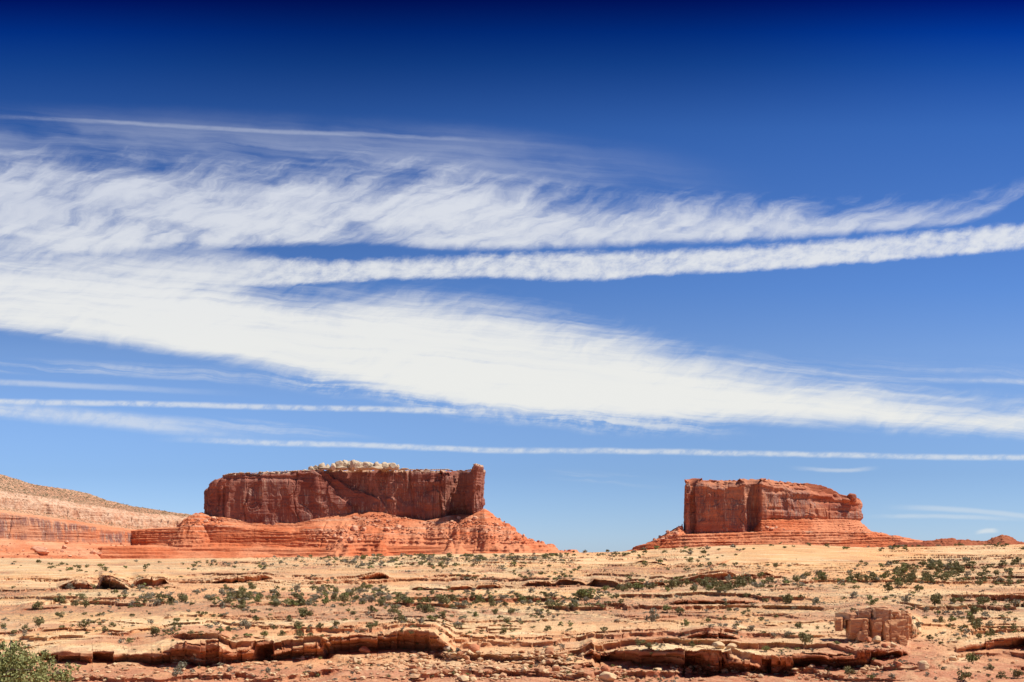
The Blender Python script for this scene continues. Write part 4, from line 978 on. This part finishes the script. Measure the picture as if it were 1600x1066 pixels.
rubble(lambda px, row: surf_hit(PEDM, px, row), [(0, 140, 745, 785, 900, 0.8, 2.6), (100, 300, 772, 806, 500, 0.8, 2.2)], ROCK_PALE, 10, 'scree')

# ================================================================== shrubs
def leaf_mat(name, cols, trans=0.0):
    m, g, b, pos = new_mat(name)
    rnd = g.node('ShaderNodeObjectInfo').outputs['Random']; isl = g.node('ShaderNodeNewGeometry').outputs['Random Per Island']
    t = g.m('ADD', g.m('MULTIPLY', rnd, 0.55), g.m('MULTIPLY', isl, 0.45))
    n = g.noise(scl(g, pos, 0.02, 0.02, 0.02), 1.0, 2, 0.5)
    t = g.m('ADD', g.m('MULTIPLY', t, 0.7), g.m('MULTIPLY', g.rng(n, 0.3, 0.7), 0.3))
    c = g.ramp(t, [(i / (len(cols) - 1), q) for i, q in enumerate(cols)])
    g.l.new(c, b.inputs['Base Color']); b.inputs['Roughness'].default_value = 0.8
    return m
LEAF = {'dark green': leaf_mat('juniper_leaf', [(0.15, 0.132, 0.055), (0.22, 0.195, 0.082), (0.31, 0.265, 0.13)]),
        'bright green': leaf_mat('green_leaf', [(0.18, 0.19, 0.06), (0.28, 0.28, 0.10)]),
        'grey': leaf_mat('sage_leaf', [(0.25, 0.20, 0.14), (0.33, 0.29, 0.20), (0.24, 0.25, 0.15)])}
WOOD = rock_mat('bark', (0.16, 0.11, 0.08), (0.24, 0.18, 0.13), (0.08, 0.055, 0.04), sc=6, bd=0.02)
def leaf_quads(P, size, r, aspect=0.7):
    n = len(P); a = r.normal(size=(n, 3)); a /= np.linalg.norm(a, axis=1, keepdims=True)
    b = np.cross(a, r.normal(size=(n, 3))); b /= np.linalg.norm(b, axis=1, keepdims=True)
    s = (size * r.uniform(0.6, 1.4, n))[:, None]
    v = np.stack([P - a * s - b * s * aspect, P + a * s - b * s * aspect, P + a * s + b * s * aspect, P - a * s + b * s * aspect], 1).reshape(-1, 3)
    return v, np.arange(4 * n).reshape(n, 4)
def shrub_shape(seed, nl, nleaf, size, loose=0.25, height=0.8):
    r = np.random.default_rng(seed); P = []
    for k in range(nl):
        a = r.uniform(0, 6.28); q = r.uniform(0.05, 0.36) if k else 0
        c = np.array([math.cos(a) * q, math.sin(a) * q, height * r.uniform(0.22, 0.75)]); rad = np.array([1, 1, 0.9]) * r.uniform(0.08, 0.24)
        m = nleaf // nl; d = r.normal(size=(m, 3)); d /= np.linalg.norm(d, axis=1, keepdims=True)
        P.append(c + d * rad * (1 - loose * r.random((m, 1)) ** 0.7) * (1 + 0.16 * r.normal(size=(m, 1))))
    P = np.concatenate(P); P[:, 2] = np.maximum(P[:, 2], 0.03)
    P[:, :2] /= max(np.ptp(P[:, 0]), np.ptp(P[:, 1]))
    return leaf_quads(P, size, r)
def stick(a, b, ra, rb, n=5):
    a, b = np.array(a, float), np.array(b, float); d = b - a; d /= np.linalg.norm(d) + 1e-9
    u = np.cross(d, [0.3, 0.9, 0.1]); u /= np.linalg.norm(u); w = np.cross(d, u); t = np.arange(n) * 2 * math.pi / n
    ring = np.cos(t)[:, None] * u + np.sin(t)[:, None] * w
    i = np.arange(n); j = (i + 1) % n
    return np.concatenate([a + ring * ra, b + ring * rb]), np.stack([i, j, j + n, i + n], 1)
SH = []
for k in range(8): SH.append(shrub_shape(40 + k, 9, 620, 0.036, 0.3, 0.62 + 0.06 * (k % 4)))
SHL = [shrub_shape(60 + k, 5, 110, 0.075, 0.35, 0.55 + 0.05 * (k % 3)) for k in range(6)]
SHM = {}
def shrub_mesh(colr, k):
    if (colr, k) not in SHM:
        v, f = SH[k]; M = Merge(); M.add(v, f); nlv = len(f)
        r = np.random.default_rng(k)
        for q in range(5):
            a = r.uniform(0, 6.28); M.add(*stick((0, 0, -0.05), (math.cos(a) * 0.2, math.sin(a) * 0.2, r.uniform(.25, .45)), 0.018, 0.008))
        o = M.obj('shrub', LEAF[colr], smooth=False, link=False); o.data.materials.append(WOOD)
        mi = np.zeros(len(o.data.polygons), np.int32); mi[nlv:] = 1; o.data.polygons.foreach_set('material_index', mi)
        SHM[colr, k] = o.data; bpy.data.objects.remove(o)
    return SHM[colr, k]
big_list = '94,946,18 58,954,15 134,950,14 118,948,12 60,980,16 94,967,13 38,987,10 132,985,16 97,982,9 113,980,7 177,981,11 163,988,10 244,993,18 202,1005,10g 187,1006,9s 152,940,8 128,937,12 146,920,9 110,922,11s 265,944,16 286,942,16 244,947,12s 206,964,9 237,975,9s 272,981,10 314,997,13 298,995,10 311,963,9 5,983,10 20,992,9 284,1048,14s 275,1060,16s 372,938,18 378,948,14 404,941,14g 399,929,9 430,946,11g 471,947,18 508,946,17g 523,938,17 537,943,16 540,936,12g 594,948,14 580,943,13s 634,944,17 581,957,13 616,959,17 624,972,15 477,968,22 471,964,12 400,971,12 353,963,9s 346,964,9 384,984,18s 358,987,13 345,990,11g 427,985,10 440,994,12 463,982,12 468,995,12 413,996,11g 525,982,11 500,985,11 579,986,16 452,969,10 540,970,9 343,1041,9s 357,1049,9s 417,1053,10s 667,958,20 657,954,13 708,943,15 690,945,17 751,941,13g 738,939,10 808,936,12 818,942,14g 831,940,12 853,935,10 917,938,26g 907,938,14 692,967,13 743,964,11g 775,960,11 798,961,12 793,974,12 781,967,9 658,977,12s 716,981,13s 815,975,9 855,987,11 943,987,9 788,992,11 714,1021,12s 831,1036,8 890,1026,8 880,1013,9s 703,1055,9 729,1057,9g 890,1055,8 1166,934,10 1186,933,7 1234,944,20 1197,942,9 1251,937,9 1273,944,12s 1063,960,14 1042,957,13g 1018,972,20s 970,946,9 1107,973,10g 1070,978,12g 1188,970,8 1174,987,12s 1246,983,13 1233,996,11s 1258,1010,20 1262,1002,12 1198,1019,12g 1034,1012,9s 999,1011,15 1014,1015,12 1082,1013,12 1151,980,8 1122,922,17 1155,917,18 1100,920,14 1050,922,18 998,923,16g 1021,921,13 967,923,12 1075,893,8 1211,887,10 1228,912,10s 1245,911,14 1461,946,22 1416,944,14s 1491,944,12 1503,943,11 1536,946,18 1542,940,10 1524,960,16 1470,973,13 1485,972,9 1524,987,22 1549,993,14 1547,980,12s 1529,999,11 1493,996,9s 1452,1002,11 1362,946,11g 1361,937,9g 1334,934,11s 1319,937,9 1519,972,14 1433,982,12s 1447,956,10s 1565,966,9 1583,984,10 1520,1038,18g 1547,1046,11 1564,1061,14 1590,1060,18 1506,1065,20 1327,1058,17 1362,1064,10g 1366,1058,10s 1394,1061,10s 1306,1011,10g 1388,926,16 1402,914,16g 1424,913,14 1436,925,14 1365,905,13 1340,908,14 1480,905,10 1328,912,9'.split()
SHR = []
for q in big_list:
    t = 'dark green'
    if q[-1] == 'g': t = 'bright green'; q = q[:-1]
    if q[-1] == 's': t = 'grey'; q = q[:-1]
    a, b_, c = map(float, q.split(',')); SHR.append((a, b_, c, t))
r = np.random.default_rng(99)
for x0, x1, y0, y1, n, w0, w1, pg in [
    (1325, 1590, 880, 916, 170, 6, 12, .15), (1160, 1330, 900, 920, 45, 7, 13, .25), (950, 1160, 907, 927, 45, 7, 14, .2), (640, 960, 922, 950, 170, 5, 11, .4),
    (330, 640, 920, 950, 210, 5, 12, .4), (420, 890, 869, 887, 170, 4, 8, .55), (560, 880, 869, 876, 90, 4, 8, .3), (250, 420, 878, 890, 30, 4, 9, .3), (140, 330, 918, 950, 60, 5, 11, .4),
    (0, 250, 878, 894, 30, 4, 9, .2), (0, 1600, 885, 1066, 520, 2.5, 7, .5), (1420, 1600, 935, 1000, 80, 4, 10, .35), (1100, 1430, 930, 1000, 90, 4, 9, .4),
    (640, 1600, 1000, 1066, 80, 3, 8, .5), (865, 1000, 864, 870, 24, 4, 8, .1), (1190, 1600, 848, 860, 45, 4, 8, .2), (1000, 1190, 856, 866, 22, 4, 9, .2), (300, 900, 950, 998, 150, 4, 9, .4), (640, 1000, 885, 905, 60, 4, 8, .2), (960, 1160, 868, 885, 25, 4, 8, .2),
    (0, 330, 950, 1000, 50, 3, 8, .4), (300, 560, 1030, 1066, 35, 4, 8, .6)]:
    cx_ = r.uniform(x0, x1, max(3, n // 6)); cy_ = r.uniform(y0, y1, len(cx_))
    for _ in range(n):
        if r.random() < 0.6:
            j = r.integers(len(cx_)); px = cx_[j] + r.normal() * 16; row = cy_[j] + r.normal() * 4
        else: px, row = r.uniform(x0, x1), r.uniform(y0, y1)
        px = min(max(px, x0 - 5), x1 + 5)
        row = min(max(row, y0), y1 + 2)
        w = w0 + (w1 - w0) * r.random() ** 1.35; t = 'grey' if r.random() < pg else ('bright green' if r.random() < 0.18 else 'dark green')
        SHR.append((px, row, w, t))
cand = []
for px, row, w, t in SHR:
    if not -12 < px < 1612: continue
    cand.append((px, row, w, t, ground_hit(px, row)))
cand.sort(key=lambda q: -q[2])
def zone(px):
    for lim, n in ((160, 'mesa'), (310, 'mesa tip'), (440, 'dark cliffs'), (560, 'cream knobs'), (690, 'diagonal crack'), (780, 'dark buttress'), (960, 'sky gap'), (1090, 'left skirt'), (1230, 'shaded orange cliff'), (1350, 'balanced knob'), (1480, 'red ridge'), (9999, 'red hump')):
        if px < lim: return 'below ' + n
def belt(row):
    for lim, n in ((893, 'on crest'), (918, 'on upper slope'), (936, 'in middle scrub'), (958, 'under middle scrub'), (985, 'on pale benches'), (1020, 'above lower ledges'), (9999, 'below lower ledges')):
        if row < lim: return n
items = []
for i, (px, row, w, t, p) in enumerate(cand[:298]):
    o = bpy.data.objects.new('shrub', shrub_mesh(t, i % 8)); col.objects.link(o)
    s = w / F * p[1] * 1.2; o.location = p; o.scale = (s, s, s * r.uniform(0.95, 1.25)); o.rotation_euler = (0, 0, r.uniform(0, 6.28))
    tag(o, None, 'shrub', 'shrubs scattered over the slickrock slope')
    items.append((o, ({'dark green': 'dark green', 'bright green': 'bright green', 'grey': 'greyish'}[t], 'large' if w >= 14 else 'small', belt(row), zone(px)), px))
order_labels(items, lambda k: f'only {k[1]} {k[0]} shrub {k[2]} {k[3]}', lambda k: f'{k[1]} {k[0]} shrubs {k[2]} {k[3]}')
for t in LEAF:
    M = Merge()
    for px, row, w, tt, p in cand[298:]:
        if tt != t: continue
        v, f = SHL[r.integers(6)]; s = w / F * p[1] * 1.28
        M.add(rotz(v * s * np.array([1, 1, r.uniform(.7, 1.15)]), r.uniform(0, 6.28)) + p, f)
    if t == 'grey':
        for _ in range(7500):                                       # dry tufts
            px, row = r.uniform(0, 1600), r.uniform(884, 1064)
            q = r.random()
            if q < 0.45: row = r.normal(937, 13)
            elif q < 0.62: row = abs(r.normal(0, 6)) + 872; px = r.uniform(400, 900)
            elif q < 0.72: row = r.normal(902, 10); px = r.uniform(1160, 1600)
            p = ground_hit(px, row); s = (1.2 + 3.4 * r.random() ** 2) / F * p[1]
            v, f = SHL[r.integers(6)]; M.add(v[:4 * 24] * s + p, f[:24])
    tag(M.obj({'dark green': 'low_scrub', 'bright green': 'green_scrub', 'grey': 'sage_scrub'}[t], LEAF[t], smooth=False), kind='stuff')

M = Merge()
for _ in range(900):
    q = r.random()
    px = r.uniform(0, 300); sk_ = float(tab(px, [(0, 741), (100, 764), (170, 783), (305, 806)])); pt_ = float(tab(px, [(0, 769), (100, 784), (210, 801), (305, 809)]))
    row = sk_ + 1 + (pt_ - sk_) * r.random() if q < 0.7 else float(tab(px, [(0, 793), (210, 824), (305, 834)])) + r.normal() * 1.2
    p = surf_hit(PEDM, px, row); sz = (1.0 + 2.2 * r.random() ** 2) / F * p[1]
    v, f = SHL[r.integers(6)]; M.add(v[:4 * 30] * sz + p, f[:30])
tag(M.obj('mesa_scrub', LEAF['dark green'], smooth=False), kind='stuff')

# ================================================================== the near bush at the canyon rim
D0 = 17.0
bx = (-10 - CX) / F * D0; bz = (HY - 1068) / F * D0
bush = empty('bush', (bx, D0, -4.9), 'bright yellow green bush with bare twigs at the near left corner', 'bush')
r = np.random.default_rng(3); W = Merge(); tips = []
root = np.array([bx, D0, -5.3])
def grow(a, d, ln, rad, depth):
    b = a + d * ln; W.add(*stick(a, b, rad, rad * 0.68, 6))
    if depth == 0: tips.append(b); return
    for _ in range(3 if depth > 1 else 4):
        nd = d + r.normal(size=3) * 0.55 + np.array([0, 0, 0.05]); nd /= np.linalg.norm(nd)
        grow(b, nd, ln * r.uniform(0.55, 0.8), rad * 0.6, depth - 1)
for k in range(6):
    a = k * 1.05; d = np.array([math.cos(a) * 0.30, math.sin(a) * 0.30, 1.0]); d /= np.linalg.norm(d)
    grow(root + np.array([math.cos(a), math.sin(a), 0]) * 0.08, d, 1.42, 0.05, 4)
lo = np.array([bx, D0, bz]); RX, RZ = 0.92, 0.46
tips = [t for t in tips]
# bare twigs
for k in range(9):
    a = r.uniform(-0.2, 3.3); s = lo + np.array([math.cos(a) * 0.45, r.uniform(-.5, .5), math.sin(a) * 0.2]); q = s
    d = np.array([math.cos(a) * 1.0, r.normal() * 0.3, abs(math.sin(a)) * 0.7 + 0.15]); d /= np.linalg.norm(d); ra = 0.009
    for _ in range(5):
        n_ = q + d * 0.13; W.add(*stick(q, n_, ra, ra * 0.75, 5)); q = n_; ra *= 0.75; d = d + r.normal(size=3) * 0.25; d /= np.linalg.norm(d)
kid(W.obj('branches', WOOD), bush)
cl = []
for k in range(250):
    d = r.normal(size=3); d /= np.linalg.norm(d); q = r.random() ** 0.4
    env = 1 + 0.22 * float(vnoise(d[0] * 3 + 5, d[1] * 3, d[2] * 3, 7))
    c = lo + d * np.array([RX, RX * 0.9, RZ]) * q * env
    m = r.integers(40, 80); cl.append(c + r.normal(size=(m, 3)) * np.array([0.055, 0.055, 0.045]))
for k in range(60):                                                   # outer sprays
    a = r.uniform(0, 3.14); e = r.uniform(0.95, 1.12); c = lo + np.array([math.cos(a) * RX * e, r.uniform(-.6, .6), math.sin(a) * RZ * e])
    cl.append(c + r.normal(size=(22, 3)) * 0.03)
P = np.concatenate(cl); P = P[P[:, 2] > -3.0]
NEAR = leaf_mat('near_leaf', [(0.19, 0.19, 0.07), (0.32, 0.32, 0.12), (0.47, 0.44, 0.22)])
kid(mesh_obj('foliage', *leaf_quads(P, 0.0165, r, 0.55), NEAR, smooth=False), bush)

# ================================================================== the blocky outcrop
def block_mesh(seed, dims):
    r = np.random.default_rng(seed); n = 22
    V = []; Fq = []; c = 0
    t = np.linspace(-1, 1, n)
    for ax in range(3):
        for sg in (-1, 1):
            a, b_ = np.meshgrid(t, t, indexing='ij'); p = np.zeros((n, n, 3)); p[..., ax] = sg; p[..., (ax + 1) % 3] = a; p[..., (ax + 2) % 3] = b_ * sg
            V.append(p.reshape(-1, 3)); Fq.append(grid_faces(n, n)[:, ::-1] + c); c += n * n
    v = np.concatenate(V); v = v * np.array(dims) / 2
    k = v / np.linalg.norm(v, axis=1, keepdims=True); h = np.array(dims) / 2
    N = np.concatenate([np.eye(3), -np.eye(3)]) + r.normal(size=(6, 3)) * 0.07; N /= np.linalg.norm(N, axis=1, keepdims=True)
    M_ = r.normal(size=(7, 3)) / h; M_ /= np.linalg.norm(M_, axis=1, keepdims=True)
    DD = np.concatenate([np.abs(N) @ h * 0.97 - np.array([0.0] * 6), (np.abs(M_) @ h) * r.uniform(0.70, 0.9, 7)])
    for q in range(6): DD[q] = h[q % 3]
    N = np.concatenate([N, M_])
    dot = k @ N.T; rad = np.min(np.where(dot > 0.02, DD / np.maximum(dot, 0.02), 1e9), axis=1)
    v = k * rad[:, None]; u = v + seed * 13.0
    nz = 0.10 * fbm(u[:, 0] / 1.2, u[:, 1] / 1.2, u[:, 2] / 0.6, 4, seed) + 0.06 * np.sign(vnoise(u[:, 0] / 2, u[:, 1] / 2, u[:, 2] / 0.5, seed + 3)) - 0.35 * ss(ridged(u[:, 0] / 2.8, u[:, 1] / 2.8, u[:, 2] / 3.5, 1, seed + 5), 0.86, 0.97)
    return v + k * nz[:, None], np.concatenate(Fq)
ROCK_OR = rock_mat('orange_block', (0.54, 0.235, 0.11), (0.68, 0.38, 0.19), (0.38, 0.14, 0.07))
gp = ground_hit(1380, 1003); D1 = float(gp[1])
oc = empty('rock_outcrop', ((1380 - CX) / F * D1, D1 + 4, float(gp[2])), 'blocky orange rock outcrop split by vertical cracks under a cream top', 'rock outcrop')
for i, (px, w, rb, rt, dd) in enumerate([(1324, 13, 986, 968, 4.2), (1349, 29, 1000, 969, 2.2), (1371, 17, 1002, 967, 1.6), (1392, 27, 1005, 971, 0.9), (1414, 20, 1003, 966, 1.6), (1427, 11, 996, 962, 3.5),
                                         (1342, 24, 971, 960, 5.0), (1363, 21, 972, 955, 3.9), (1384, 24, 974, 952, 2.2), (1403, 18, 970, 954, 3.4), (1419, 17, 969, 956, 4.2), (1390, 30, 957, 949, 7.0), (1350, 15, 1003, 988, 0.8), (1407, 13, 1007, 993, 0.2)]):
    k_ = D1 / F; dp = 7.0
    v, f = block_mesh(i + 3, (w * 1.04 * k_, dp, (rb - rt) * 1.08 * k_))
    o = mesh_obj('block', v, f, ROCK_OR if rb > 976 else ROCK_TAN, smooth=False); yy = D1 + dd + dp / 2 - 1
    o.location = ((px - CX) / F * D1, yy, (HY - (rb + rt) / 2) / F * (D1 + 1)); o.rotation_euler = (0, 0, ((i * 37) % 7 - 3) * 0.07)
    bpy.context.view_layer.update(); kid(o, oc)
